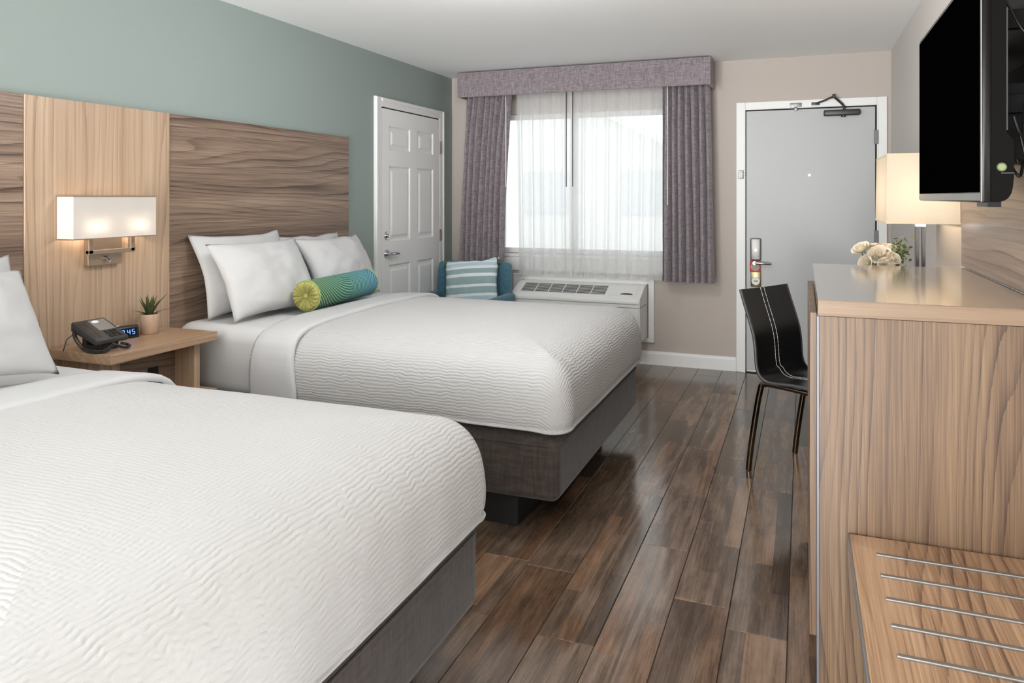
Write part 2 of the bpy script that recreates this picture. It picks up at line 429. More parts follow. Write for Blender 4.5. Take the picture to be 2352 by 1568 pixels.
box(bm, XL, WX0, YB, YB + .12, -.1, H); box(bm, WX1, XR, YB, YB + .12, -.1, H)
box(bm, WX0, WX1, YB, YB + .12, -.1, WZ0); box(bm, WX0, WX1, YB, YB + .12, WZ1, H)
struct('wall_back', bm, M['beige'])
def baseboard(name, x0, x1, y0, y1, h=.109):
    bm = BM(); box(bm, x0, x1, y0, y1, 0, h - .022, 0)
    if abs(x1 - x0) > abs(y1 - y0): prism(bm, [(y1, h - .022), (y0, h - .022), (y0 + .004, h - .008), (y1 - .004, h), (y1, h)], 'X', x0, x1)
    elif x0 < -2: prism(bm, [(x0, h - .022), (x1, h - .022), (x1 - .004, h - .008), (x0 + .004, h), (x0, h)], 'Y', y0, y1)
    else: prism(bm, [(x1, h - .022), (x0, h - .022), (x0 + .004, h - .008), (x1 - .004, h), (x1, h)], 'Y', y0, y1)
    struct(name, bm, M['trim'])
baseboard('baseboard_back', XL + .016, -.487, YB - .015, YB)
baseboard('baseboard_left', XL, XL + .015, 5.91, YB)
baseboard('baseboard_right', XR - .015, XR, 4.95, YB)

# window: frame, mullion, panes, apron
wn = struct('window_1', loc=(WX0, YB, WZ0))
bm = BM(); d0, d1, t = YB + .03, YB + .09, .045
box(bm, WX0, WX0 + t, d0, d1, WZ0, WZ1, .004); box(bm, WX1 - t, WX1, d0, d1, WZ0, WZ1, .004)
box(bm, WX0, WX1, d0, d1, WZ0, WZ0 + t, .004); box(bm, WX0, WX1, d0, d1, WZ1 - t, WZ1, .004)
obj('window_frame', bm, M['trim'], wn)
obj('mullion', box(BM(), -1.845, -1.79, d0 - .005, d1, WZ0 + .03, WZ1 - .03, .004), M['trim'], wn)
for a, b_ in ((WX0 + t, -1.845), (-1.79, WX1 - t)):
    obj('pane', box(BM(), a - .005, b_ + .005, YB + .058, YB + .062, WZ0 + .03, WZ1 - .03), M['glass'], wn)
bm = BM(); box(bm, WX0 - .03, WX1 + .03, YB - .03, YB + .03, WZ0 - .028, WZ0, .004)
obj('sill', bm, M['trim'], wn)
obj('apron', box(BM(), WX0 - .02, WX1 + .02, YB - .018, YB, .728, WZ0 - .0285, .004), M['trim'], wn)

# entry door on the back wall
dr = struct('door_1', loc=(.044, YB, 0))
DL, DR, DT = -.4125, .4999, 2.035
obj('jamb_gap', box(BM(), DL - .012, DR + .012, YB - .003, YB + .0, 0, DT + .012), M['dark'], dr)
bm = BM(); box(bm, DL + .001, DR - .004, YB - .010, YB - .0035, .012, DT - .004, .003)
obj('door_panel', bm, M['doorw'], dr)
def casing(bm_poly, parent, mat): obj('casing', bm_poly, mat, parent)
bm = BM(); box(bm, -.4851, DL - .004, YB - .024, YB, 0, 2.1, .004); box(bm, DL - .016, DL - .004, YB - .030, YB - .02, 0, 2.05, .002); casing(bm, dr, M['trim'])
bm = BM(); box(bm, DR + .006, .5734, YB - .024, YB, 0, 2.1, .004); box(bm, DR + .006, DR + .016, YB - .030, YB - .02, 0, 2.05, .002); casing(bm, dr, M['trim'])
bm = BM(); box(bm, DL - .004, DR + .006, YB - .024, YB, DT + .004, 2.1, .004); box(bm, DL - .004, DR + .006, YB - .030, YB - .02, DT + .004, DT + .014, .002); casing(bm, dr, M['trim'])
for z0, z1 in ((1.752, 1.855), (1.0, 1.12), (.2, .3)):
    bm = BM(); box(bm, .488, .516, YB - .034, YB - .010, z0, z1, .003)
    for k in range(1, 4):
        zz = z0 + (z1 - z0) * k / 4; box(bm, .4875, .5165, YB - .036, YB - .02, zz - .0015, zz + .0015)
    obj('hinge', bm, M['hinge'], dr)
# lever lock
lk = obj('lock_plate', box(BM(), -.381, -.300, YB - .030, YB - .009, .872, 1.046, .012, 3), M['nickel'], dr, 40)
bm = BM(); cyl(bm, (-.341, YB - .04, .955), (-.341, YB - .02, .955), .009); box(bm, -.344, -.338, YB - .052, YB - .038, .942, .968, .002)
obj('thumb_turn', bm, M['chrome'], lk)
bm = BM(); cyl(bm, (-.345, YB - .075, .856), (-.345, YB - .02, .856), .014)
tube(bm, [(-.345, YB - .070, .856), (-.32, YB - .074, .857), (-.28, YB - .074, .856), (-.245, YB - .070, .853), (-.228, YB - .062, .851)], .010, 10, [.012, .011, .010, .009, .007])
obj('lever_handle', bm, M['chrome'], dr, 50)
bm = BM(); box(bm, -.378, -.301, YB - .026, YB - .009, .668, .80, .006, 2); obj('deadbolt_plate', bm, M['brass'], dr, 40)
bm = BM(); cyl(bm, (-.340, YB - .036, .715), (-.340, YB - .02, .715), .030, .024, 28); box(bm, -.355, -.325, YB - .050, YB - .034, .710, .721, .003)
obj('deadbolt_knob', bm, M['nickel'], dr, 40)
bm = BM(); cyl(bm, (.046, YB - .014, 1.53), (.046, YB - .006, 1.53), .013, .010); obj('peephole_ring', bm, M['nickel'], dr, 40)
obj('peephole_lens', cyl(BM(), (.046, YB - .020, 1.53), (.046, YB - .010, 1.53), .009), M['lens'], dr)
bm = BM(); box(bm, -.466, -.428, YB - .036, YB - .022, 1.505, 1.572, .004); box(bm, -.452, -.436, YB - .048, YB - .034, 1.515, 1.562, .003); box(bm, -.43, -.415, YB - .034, YB - .024, 1.53, 1.55, .002)
obj('swing_guard', bm, M['nickel'], dr)
bm = BM(); box(bm, .145, .395, YB - .062, YB - .010, 1.969, 2.012, .010, 3); cyl(bm, (.280, YB - .04, 1.958), (.280, YB - .04, 1.972), .016)
cb = obj('closer_body', bm, M['gunmetal'], dr, 40)
bm = BM(); tube(bm, [(.285, YB - .045, 2.012), (.285, YB - .047, 2.035), (.27, YB - .05, 2.055), (.214, YB - .085, 2.106)], .009, 8)
tube(bm, [(.214, YB - .085, 2.110), (.15, YB - .06, 2.083), (.09, YB - .035, 2.066)], .007, 8); cyl(bm, (.214, YB - .085, 2.096), (.214, YB - .085, 2.124), .011)
box(bm, .060, .118, YB - .036, YB - .022, 2.055, 2.076, .003)
obj('closer_arm', bm, M['gunmetal'], dr, 40)
bm = BM(); box(bm, -.092, -.008, YB - .030, YB - .022, 2.042, 2.078, .003); cyl(bm, (-.05, YB - .04, 2.058), (-.05, YB - .028, 2.058), .013); box(bm, -.06, -.038, YB - .034, YB - .01, 2.018, 2.046, .003)
obj('door_stop_catch', bm, M['nickel'], dr, 40)
obj('door_sweep', box(BM(), DL + .002, DR - .006, YB - .018, YB - .009, .006, .026, .003), M['nickel'], dr)

# connecting door on the left wall (six panels)
d2 = struct('door_2', loc=(XL, 5.343, 0))
PL_, PR_, PT_ = 4.862, 5.824, 2.038
obj('jamb_gap', box(BM(), XL, XL + .004, PL_ - .01, PR_ + .01, 0, PT_ + .01), M['dark'], d2)
def six_panel():
    ys = [PL_ + .003, 4.970, 5.300, 5.418, 5.700, PR_ - .003]; zs = [.012, .20, .845, 1.025, 1.60, 1.722, 1.905, PT_ - .006]
    bm = BM(); xf = XL + .018
    for i in range(5):
        for j in range(7):
            hole = i in (1, 3) and j in (1, 3, 5)
            y0, y1, z0, z1 = ys[i], ys[i + 1], zs[j], zs[j + 1]
            if not hole:
                bm.faces.new([bm.verts.new(p) for p in ((xf, y0, z0), (xf, y1, z0), (xf, y1, z1), (xf, y0, z1))])
            else:
                loops = []
                for ins, dx in ((0, 0), (.012, -.010), (.030, -.010), (.050, -.002)):
                    loops.append([bm.verts.new(p) for p in ((xf + dx, y0 + ins, z0 + ins), (xf + dx, y1 - ins, z0 + ins), (xf + dx, y1 - ins, z1 - ins), (xf + dx, y0 + ins, z1 - ins))])
                for A, B in zip(loops, loops[1:]):
                    for k in range(4): bm.faces.new((A[k], A[(k + 1) % 4], B[(k + 1) % 4], B[k]))
                bm.faces.new(loops[-1])
    bmesh.ops.remove_doubles(bm, verts=bm.verts, dist=.0002)
    # rim faces back to the wall
    ed = [e for e in bm.edges if len(e.link_faces) == 1]
    r = bmesh.ops.extrude_edge_only(bm, edges=ed)
    for v in [g for g in r['geom'] if isinstance(g, bmesh.types.BMVert)]: v.co.x = XL + .004
    return bm
obj('door_panel', six_panel(), M['doorw2'], d2)
def cas2(y0, y1, z0, z1):
    bm = BM(); box(bm, XL, XL + .020, y0, y1, z0, z1, .003)
    if z1 - z0 > 1:
        yo = (y0 + .006, y0 + .03) if y0 < 5 else (y1 - .03, y1 - .006); box(bm, XL + .015, XL + .027, yo[0], yo[1], z0, z1 - .004, .003)
    else: box(bm, XL + .015, XL + .027, y0, y1, z1 - .03, z1 - .006, .003)
    obj('casing', bm, M['trim'], d2)
cas2(4.778, PL_ - .002, 0, 2.113); cas2(PR_ + .002, 5.908, 0, 2.113); cas2(PL_ - .002, PR_ + .002, PT_ + .004, 2.113)
for z0, z1 in ((1.74, 1.846), (.984, 1.086), (.2, .3)):
    bm = BM(); box(bm, XL + .016, XL + .030, 5.810, 5.834, z0, z1, .003)
    for k in range(1, 4):
        zz = z0 + (z1 - z0) * k / 4; box(bm, XL + .018, XL + .032, 5.8095, 5.8345, zz - .0015, zz + .0015)
    obj('hinge', bm, M['nickel'], d2)
bm = BM(); cyl(bm, (XL + .018, 4.932, 1.071), (XL + .032, 4.932, 1.071), .033, .029, 28); cyl(bm, (XL + .032, 4.932, 1.071), (XL + .046, 4.932, 1.071), .016, .014)
obj('deadbolt', bm, M['chrome'], d2, 40)
bm = BM(); cyl(bm, (XL + .018, 4.932, .933), (XL + .030, 4.932, .933), .034, .030, 28); cyl(bm, (XL + .03, 4.932, .933), (XL + .068, 4.932, .933), .013)
tube(bm, [(XL + .062, 4.932, .933), (XL + .066, 4.97, .934), (XL + .064, 5.02, .932), (XL + .058, 5.055, .928)], .010, 10, [.013, .011, .010, .008])
obj('lever_handle', bm, M['chrome'], d2, 50)

# ------------------------------------------------------------ headboard panels and the panel behind the television
def hb(label, y0, y1, x1, mat):
    tag(obj('headboard_panel', box(BM(), XL, x1, y0, y1, 0.02, 1.778, .0015, 1), mat, loc=(XL, y0, 0)), label, 'headboard')
hb('dark walnut headboard panel behind the pillows of the far bed', 2.844, 4.4215, XL + .022, M['walnut'])
hb('dark walnut headboard panel at the left edge behind the near bed', .45, 2.099, XL + .022, M['walnut'])
hb('pale upright-grained wood panel carrying the lit wall sconce', 2.101, 2.842, XL + .028, M['oak'])
tag(obj('wall_panel', box(BM(), .590, XR, .9, 3.436, 1.089, 2.12, .001, 1), M['panelr'], loc=(XR, 2.2, 1.089)),
    'walnut laminate panel on the right wall behind the television', 'wall panel')

# ------------------------------------------------------------ beds
def coverlet(name, label, y0, y1, xs, xf, seed, hem=.43):
    bm = BM(); cl = bm.verts.layers.float_vector.new('cloth'); tp = bm.verts.layers.float.new('top')
    yc, hy = (y0 + y1) / 2, (y1 - y0) / 2
    prof = [(-.004, hem), (.004, hem + .004), (-.002, hem + .03), (-.004, hem + .06), (-.004, .53), (0, .575), (.008, .615), (.024, .652), (.048, .683), (.082, .708), (.125, .726), (.18, .739), (.26, .748), (.36, .754), (.5, .758), (.62, .759), (hy, .760)]
    # resample finer
    fine = []
    for k in range(len(prof) - 1):
        p0, p1, p2, p3 = (Vector(prof[max(0, min(len(prof) - 1, k + q))]) for q in (-1, 0, 1, 2))
        d01, d12, d23 = ((q1 - q0).length ** .5 + 1e-6 for q0, q1 in ((p0, p1), (p1, p2), (p2, p3)))
        for q in range(5):                       # centripetal spline through the profile
            t = q / 5
            m1 = (p2 - p1 + d12 * ((p1 - p0) / d01 - (p2 - p0) / (d01 + d12))) if k > 0 else p2 - p1
            m2 = (p2 - p1 + d12 * ((p3 - p2) / d23 - (p3 - p1) / (d12 + d23))) if k < len(prof) - 2 else p2 - p1
            h = (2 * t ** 3 - 3 * t * t + 1) * p1 + (t ** 3 - 2 * t * t + t) * m1 + (-2 * t ** 3 + 3 * t * t) * p2 + (t ** 3 - t * t) * m2
            fine.append((h.x, h.y))
    fine.append(prof[-1])
    n1, nc, n2 = 60, 16, 46
    rc = .11
    arc = [0]
    for a, b_ in zip(fine, fine[1:]): arc.append(arc[-1] + math.hypot(b_[0] - a[0], b_[1] - a[1]))
    tot = arc[-1]
    rows = []
    for (ins, z), s in zip(fine, arc):
        r = max(rc - ins, .0); row = []
        flat_i = hy - (tot - s)          # inset of the same thread when the cloth lies flat
        pts = []
        xa = xf - ins - r
        for k in range(n1): pts.append((xs + (xa - xs) * k / n1, yc - hy + ins, 0, -1))
        for k in range(nc):
            an = -math.pi / 2 + math.pi / 2 * k / nc; pts.append((xa + r * math.cos(an), yc - hy + ins + r + r * math.sin(an), math.cos(an), math.sin(an)))
        ya, yb = yc - hy + ins + r, yc + hy - ins - r
        for k in range(n2): pts.append((xf - ins, ya + (yb - ya) * k / n2, 1, 0))
        for k in range(nc):
            an = math.pi / 2 * k / nc; pts.append((xa + r * math.cos(an), yb + r * math.sin(an), math.cos(an), math.sin(an)))
        for k in range(n1 + 1): pts.append((xa + (xs - xa) * k / n1, yc + hy - ins, 0, 1))
        side = max(0, min(1, (.70 - z) / .2))
        for (x, y, nx, ny) in pts:
            w_ = noise.noise(Vector((x * 3.2 + seed, y * 3.2, z * 1.5))); w2 = noise.noise(Vector((x * 9 + seed, y * 9, 4)))
            dz = 0; out = 0
            if side > 0:
                out = side * (.010 * w_ + .004 * w2); dz = (.016 * w_ + .006 * w2) * max(0, (.52 - z) / .1) if z < .52 else 0
                corner = abs(nx * ny) * 2
                out += corner * side * .012
            else: dz = .005 * w_
            v = bm.verts.new((x + nx * out, y + ny * out, z + dz))
            d = flat_i - ins
            foot = nx * nx
            k_ = max(0, min(1, (ins - .1) / .4)); foot = foot * (1 - k_) + .35 * k_; v[tp] = k_
            v[cl] = (x - nx * d, y - ny * d, foot); row.append(v)
        rows.append(row)
    for A, B in zip(rows, rows[1:]):
        for k in range(len(A) - 1): bm.faces.new((A[k], A[k + 1], B[k + 1], B[k]))
    bmesh.ops.remove_doubles(bm, verts=[v for v in rows[-1]], dist=.0001)
    o = obj(name, bm, M['coverlet'], smooth=80, loc=((xs + xf) / 2, yc, .4))
    sd = o.modifiers.new('thickness', 'SOLIDIFY'); sd.thickness = .006; sd.offset = -1
    return tag(o, label, 'coverlet')

def band(name, label, y0, y1, x0, x1, lift, hem, mat, seed, tilt=0.0):
    """the sheet turned down over the coverlet: a saddle running over the bed from side to side"""
    yc, hy = (y0 + y1) / 2, (y1 - y0) / 2
    half = [(-.010, hem), (-.012, .52), (-.008, .58), (.002, .63), (.020, .675), (.045, .702), (.078, .722), (.13, .737), (.2, .745), (.32, .752), (.5, .756)]
    sect = []
    for (a, b_) in zip(half, half[1:]):
        for k in range(3): sect.append((a[0] + (b_[0] - a[0]) * k / 3, a[1] + (b_[1] - a[1]) * k / 3))
    prof = [(yc - hy + i, z) for i, z in sect] + [(yc, .758)] + [(yc + hy - i, z) for i, z in sect[::-1]]
    # outward direction for the lift
    nrm = []
    for k in range(len(prof)):
        a = prof[max(k - 1, 0)]; b_ = prof[min(k + 1, len(prof) - 1)]
        t = Vector((b_[0] - a[0], b_[1] - a[1])).normalized(); nrm.append(Vector((-t.y, t.x)))
    xsec = [(0, -.5), (0, .35), (.06, .8), (.25, 1), (.6, 1.0), (.85, 1.15), (.94, 1.05), (.985, .7), (1, .25), (.985, -.4)]
    G = []
    for k, ((y, z), n) in enumerate(zip(prof, nrm)):
        row = []; f = (y - y0) / (y1 - y0)
        for (u, h) in xsec:
            wv = noise.noise(Vector((y * 3 + seed, z * 3, u))) * .010
            side = max(0, min(1, (.74 - z) / .25))
            xe0 = x0 + tilt * f; xe1 = x1 + side * .035
            x = xe0 + (xe1 - xe0) * u + wv
            l = lift * h + noise.noise(Vector((x * 6, y * 5 + seed, z * 5))) * .003
            row.append((x, y + n.x * l, z + n.y * l))
        G.append(row)
    bm = BM(); sheet_grid(bm, G)
    o = obj(name, bm, mat, smooth=70, loc=((x0 + x1) / 2, yc, .4))
    return tag(o, label, 'sheet')

def bed(label, y0, y1):
    t = thing('bed', label, 'bed', (-1.9, (y0 + y1) / 2, 0))
    obj('plinth', box(BM(), -2.85, -1.10, y0 + .065, y1 - .065, .001, .15, .002, 1), M['black'], t)
    bm = BM(); box(bm, -2.92, -.905, y0, y1, .138, .405, .04, 5)
    o = obj('box_spring', bm, M['basefab'], t, 40)
    bm = BM(); tube(bm, [(-2.9, y0 - .002, .368), (-.94, y0 - .002, .368)], .004, 6); tube(bm, [(-.903, y0 + .035, .368), (-.903, y1 - .035, .368)], .004, 6)
    obj('piping', bm, M['basefab'], t, 40)
    bm = BM(); box(bm, -2.92, -.955, y0 + .04, y1 - .04, .39, .708, .10, 6)
    obj('mattress', bm, M['sheet'], t, 60)
    bm = BM(); box(bm, -2.925, -2.24, y0 + .022, y1 - .022, .40, .738, .075, 7)
    for v in bm.verts:
        if v.co.z > .5: v.co.z += .004 * noise.noise(v.co * 4)
        if v.co.x > -2.32: v.co.z -= .05 * min(1, (v.co.x + 2.32) / .08) * (v.co.z > .55)
    obj('bottom_sheet', bm, M['sheet'], t, 60)
    return t
F0, F1 = 2.83, 4.35; N0, N1 = .54, 2.06
bed('far bed on a black plinth nearer the window', F0, F1)
bed('near bed cut by the left and bottom edges of the photo', N0, N1)
coverlet('coverlet', 'white puckered coverlet draped over the far bed', F0 - .012, F1 + .012, -2.42, -.868, 1.3)
coverlet('coverlet', 'white puckered coverlet draped over the near bed in the foreground', N0 - .012, N1 + .012, -2.38, -.868, 8.1)
band('turned_down_sheet', 'smooth white sheet folded down below the bolster on the far bed', F0 - .012, F1 + .012, -2.40, -2.175, .017, .44, M['sheet'], 2)
band('turned_down_sheet', 'smooth white sheet folded down on the near bed at left', N0 - .012, N1 + .012, -2.33, -2.09, .017, .44, M['sheet'], 5)

def pillow_bm(W, Hh, T, seed, sag=.0):
    bm = BM(); n = 34
    def pt(u, v, s):
        e = 1 - .075 * (1 - v * v) ** 1.5 * abs(u) ** 3; e2 = 1 - .12 * (1 - abs(u) ** 3) * abs(v) ** 3
        y = W / 2 * u * e; z = Hh / 2 * v * e2
        th = T / 2 * ((1 - abs(u) ** 2.4) * (1 - abs(v) ** 2.4)) ** .62
        q = Vector((u * 1.6 + seed, v * 1.6, s * 3))
        th *= 1 + .20 * noise.noise(q) - .12 * v
        wr = .009 * noise.noise(Vector((u * 3.4 + seed * 2, v * 3.4, s))) + .004 * noise.noise(Vector((u * 8 + seed, v * 8, s)))
        edge = (1 - abs(u) ** 6) * (1 - abs(v) ** 6)
        z += .012 * noise.noise(Vector((u * 2.5 + seed, 7, 0))) * (1 if v > 0 else .3) * abs(v)
        x = s * (th + wr * edge)
        x += .035 * (abs(u) ** 3) * -1 * max(v, 0)      # corners fold back a little
        return (x, y, z)
    V = {}
    for s in (1, -1):
        for i in range(n + 1):
            for j in range(n + 1):
                u, v = -1 + 2 * i / n, -1 + 2 * j / n
                rim = i in (0, n) or j in (0, n)
                if rim and s == -1: V[s, i, j] = V[1, i, j]; continue
                V[s, i, j] = bm.verts.new(pt(u, v, s))
        for i in range(n):
            for j in range(n):
                q = (V[s, i, j], V[s, i + 1, j], V[s, i + 1, j + 1], V[s, i, j + 1])
                bm.faces.new(q if s == 1 else q[::-1])
    return bm
def pillow(label, W, Hh, T, loc, tilt, yaw, seed, roll=0, mat=None):
    o = obj('pillow', pillow_bm(W, Hh, T, seed), mat or M['pillow'], smooth=180, local=True)
    o.location = loc; o.rotation_euler = Euler((R(roll), R(tilt), R(yaw)), 'XYZ')
    return tag(o, label, 'pillow')
# tilt<0 leans the top back to the headboard (-X)
pillow('white pillow at the front of the left stack on the far bed', .64, .43, .17, (-2.655, 3.245, .945), -23, -4, 1)
pillow('white pillow behind, leftmost against the far headboard', .66, .45, .13, (-2.815, 3.275, .960), -14, -3, 2.4)
pillow('white pillow behind the bolster on the far bed, right front', .70, .42, .17, (-2.655, 3.925, .935), -21, 3, 3.7)
pillow('white pillow mostly hidden at the back right of the far bed', .70, .42, .12, (-2.82, 3.90, .940), -13, 2, 5.2)
pillow('big white pillow at the front of the near bed, left edge', .72, .42, .17, (-2.452, 1.468, .985), -32, 5, 6.1, -9)
pillow('white pillow behind, its top just showing at far left', .70, .42, .15, (-2.80, 1.665, .938), -13, 2, 7.9)

# bolster
def bolster():
    p0, p1 = Vector((-2.44, 3.285, .842)), Vector((-2.495, 3.95, .842)); ax = (p1 - p0)
    t = thing('bolster', 'green and blue patterned bolster cushion with yellow round end', 'bolster', tuple((p0 + p1) / 2))
    t.rotation_euler = ax.to_track_quat('X', 'Z').to_euler()
    Lh = ax.length / 2; r = .080
    m, nt, b, out = newmat('green blue wave print')
    tc = N(nt, 'TexCoord'); sp = N(nt, 'SeparateXYZ'); L(nt, tc.outputs['Object'], sp.inputs[0])
    ang = math_n(nt, 'ARCTAN2', sp.outputs[1], sp.outputs[2])
    arcl = math_n(nt, 'MULTIPLY', ang, .08)
    # stitched chevron arcs: distance fans from points, thin pale lines over a green to blue ground
    dx = math_n(nt, 'ABSOLUTE', math_n(nt, 'ADD', sp.outputs[0], .0))
    def fan(cx, cy):
        a = math_n(nt, 'POWER', math_n(nt, 'ADD', sp.outputs[0], -cx), 2.0); c = math_n(nt, 'POWER', math_n(nt, 'ADD', arcl, -cy), 2.0)
        return math_n(nt, 'SQRT', math_n(nt, 'ADD', a, c))
    d1 = fan(.02, .16); d2_ = fan(.36, -.16)
    left = math_n(nt, 'LESS_THAN', sp.outputs[0], .02)
    mixd = N(nt, 'Mix'); L(nt, left, mixd.inputs[0]); L(nt, d2_, mixd.inputs[2]); L(nt, d1, mixd.inputs[3])
    line = math_n(nt, 'PINGPONG', math_n(nt, 'MULTIPLY', mixd.outputs[0], 64.0), .5)
    line = math_n(nt, 'LESS_THAN', line, .15)
    g = math_n(nt, 'MULTIPLY_ADD', sp.outputs[0], 1.5, .5)
    ground = ramp(nt, g, [(.05, lin(58, 96, 62)), (.45, lin(50, 104, 84)), (.8, lin(62, 120, 128)), (1, lin(64, 112, 150))])
    lc = ramp(nt, g, [(.1, lin(150, 186, 150)), (.8, lin(140, 196, 200))])
    mc = N(nt, 'Mix', data_type='RGBA'); L(nt, math_n(nt, 'MULTIPLY', line, .85), mc.inputs[0]); L(nt, ground, mc.inputs[6]); L(nt, lc, mc.inputs[7])
    L(nt, mc.outputs[2], b.inputs['Base Color']); b.inputs['Roughness'].default_value = .8
    bump(nt, b, line, .3, .002)
    bm = BM(); n = 40; rows = []
    for k in range(25):
        x = -Lh + 2 * Lh * k / 24; rr = r * (1 - .035 * (abs(x / Lh)) ** 8)
        rows.append([(x, rr * math.cos(2 * math.pi * q / n), rr * math.sin(2 * math.pi * q / n)) for q in range(n)])
    sheet_grid(bm, rows, True)
    obj('tube_cover', bm, m, t, 60, local=True)
    yel = plain('chartreuse velvet', lin(158, 154, 88), .85, 0, 60, .2, .003, .12)
    for s in (-1, 1):
        bm = BM(); prof = [(r * .965, 0), (r * .93, .014), (r * .8, .022), (r * .6, .020), (r * .35, .012), (r * .16, .004), (.001, .002)]
        n = 72; rows = []
        for i, (rr, h) in enumerate(prof):
            rows.append([(s * (Lh + h * (1 + .45 * (math.sin(q * 2 * math.pi * 20 / n) if 0 < i < 6 else 0))), rr * math.cos(2 * math.pi * q / n), rr * math.sin(2 * math.pi * q / n)) for q in range(n)])
        sheet_grid(bm, rows, True)
        e = obj('gathered_end', bm, yel, t, 80, local=True)
        bm = BM(); bmesh.ops.create_uvsphere(bm, u_segments=16, v_segments=10, radius=.014, matrix=Matrix.Translation((s * (Lh + .008), 0, 0)) @ Matrix.Diagonal((.55, 1, 1, 1)))
        bt = obj('button', bm, yel, t, 80, local=True)
        bm = BM(); tube(bm, [(s * (Lh - .001), r * math.cos(2 * math.pi * q / 36), r * math.sin(2 * math.pi * q / 36)) for q in range(37)], .0035, 6)
        obj('piping', bm, plain('pale green piping', lin(150, 168, 104), .8), t, 60, local=True)
bolster()

# ------------------------------------------------------------ wall sconce
sc_ = thing('wall_sconce', 'lit rectangular two bulb wall sconce with white shade and brass-grey frame', 'wall lamp', (-2.928, 2.45, 1.05))
def rect_shade(bm, x0, x1, y0, y1, z0, z1, tx=0, ty=0, t=.002):
    """open box of stretched linen, one cloth thick; top pulled in by tx, ty"""
    A, B = [[bm.verts.new(p) for p in q] for q in ([(x0, y0, z0), (x1, y0, z0), (x1, y1, z0), (x0, y1, z0)], [(x0 + tx, y0 + ty, z1), (x1 - tx, y0 + ty, z1), (x1 - tx, y1 - ty, z1), (x0 + tx, y1 - ty, z1)])]
    for k in range(4): bm.faces.new((A[k], A[(k + 1) % 4], B[(k + 1) % 4], B[k]))
    return bm
sx0, sx1, sy0, sy1 = -2.925, -2.828, 2.238, 2.664
sh = obj('lamp_shade', rect_shade(BM(), sx0, sx1, sy0, sy1, 1.184, 1.366), M['shade'], sc_)
for z in (1.184, 1.366):
    bm = BM(); e = .0022
    box(bm, sx0, sx1 + e, sy0 - e, sy0, z - e, z + e); box(bm, sx0, sx1 + e, sy1, sy1 + e, z - e, z + e); box(bm, sx1, sx1 + e, sy0, sy1, z - e, z + e)
    obj('shade_rim', bm, M['sconcem'], sh)
obj('backplate', box(BM(), -2.928, -2.900, 2.366, 2.540, 1.060, 1.30, .003), M['sconcem'], sc_)
bm = BM()
box(bm, -2.884, -2.864, 2.340, 2.362, 1.116, 1.29, .002); box(bm, -2.884, -2.864, 2.556, 2.578, 1.116, 1.29, .002); box(bm, -2.884, -2.864, 2.340, 2.578, 1.112, 1.132, .002)
box(bm, -2.905, -2.870, 2.43, 2.475, 1.112, 1.132, .002)
obj('bracket', bm, M['sconcem'], sc_)
bm = BM(); cyl(bm, (-2.900, 2.452, 1.090), (-2.884, 2.452, 1.090), .010); cyl(bm, (-2.888, 2.452, 1.085), (-2.872, 2.452, 1.078), .006); obj('switch_knob', bm, M['chrome'], sc_, 40)
for yb in (2.351, 2.567):
    bm = BM(); cyl(bm, (-2.876, yb, 1.13), (-2.876, yb, 1.224), .009); obj('bulb_socket', bm, M['white'], sc_, 40)
    bm = BM(); bmesh.ops.create_uvsphere(bm, u_segments=16, v_segments=12, radius=.013, matrix=Matrix.Translation((-2.876, yb, 1.236))); obj('light_bulb', bm, M['bulb'], sc_, 180)

# ------------------------------------------------------------ nightstand and what stands on it
NT = .728
ns = thing('nightstand', 'wooden open nightstand with thick top between the two beds', 'nightstand', (-2.75, 2.5, 0))
hbx = XL + .030
obj('top', box(BM(), hbx, -2.580, 2.205, 2.792, NT - .040, NT, .0015, 1), M['oakx'], ns)
for a in (2.262, 2.702): obj('side_panel', box(BM(), hbx, -2.635, a, a + .035, .46, NT - .040, .001, 1), M['oak'], ns)
bp = obj('back_panel', box(BM(), hbx, -2.75, 2.297, 2.702, .46, NT - .040), M['walnut'], ns)
obj('bottom_shelf', box(BM(), hbx, -2.580, 2.205, 2.792, .42, .46, .0015, 1), M['oakx'], ns)
for a in (2.262, 2.702): obj('leg_panel', box(BM(), hbx, -2.66, a, a + .035, .0, .42, .001, 1), M['oak'], ns)
bm = BM(); box(bm, -2.752, -2.744, 2.545, 2.600, .540, .592, .002); obj('outlet_black', bm, M['black'], ns)
bm = BM(); box(bm, -2.752, -2.744, 2.497, 2.53, .545, .588, .002); obj('outlet_plate', bm, M['nickel'], ns)

def rot_local(t, p): return p
ph = thing('telephone', 'black desk telephone with grey faceplate and coiled cord on the nightstand', 'telephone', (-2.735, 2.285, NT), (0, 0, R(-3)))
# local: +X front, body slopes down toward the front
bm = BM(); prism(bm, [(-.078, .080), (-.078, .112), (-.070, .118), (.074, .056), (.080, .052), (.080, .036), (.070, .032)], 'Y', -.072, .072)
bmesh.ops.bevel(bm, geom=list(bm.edges), offset=.003, segments=2, affect='EDGES', profile=.5)
obj('body', bm, M['plasticm'], ph, 35, local=True)
sl = math.atan2(.118 - .056, .144)
def on_face(x, y, w_, d_, h_):
    """a small block lying on the sloping face, centred at x (along), y"""
    bm = BM(); z = .056 + (.074 - x) * math.tan(sl)
    box(bm, x - d_ / 2, x + d_ / 2, y - w_ / 2, y + w_ / 2, z - .004, z + h_, .001, 1, Matrix.Rotation(sl, 3, 'Y'), (x, y, z)); return bm
obj('faceplate', on_face(-.022, .026, .075, .085, .0015), M['greyface'], ph, local=True)
for i in range(4):
    for j in range(3):
        obj('key', on_face(.028 + i * .0125, .006 + j * .020, .014, .008, .004), M['plastic'], ph, local=True)
z = .056 + (.074 + .045) * math.tan(sl)
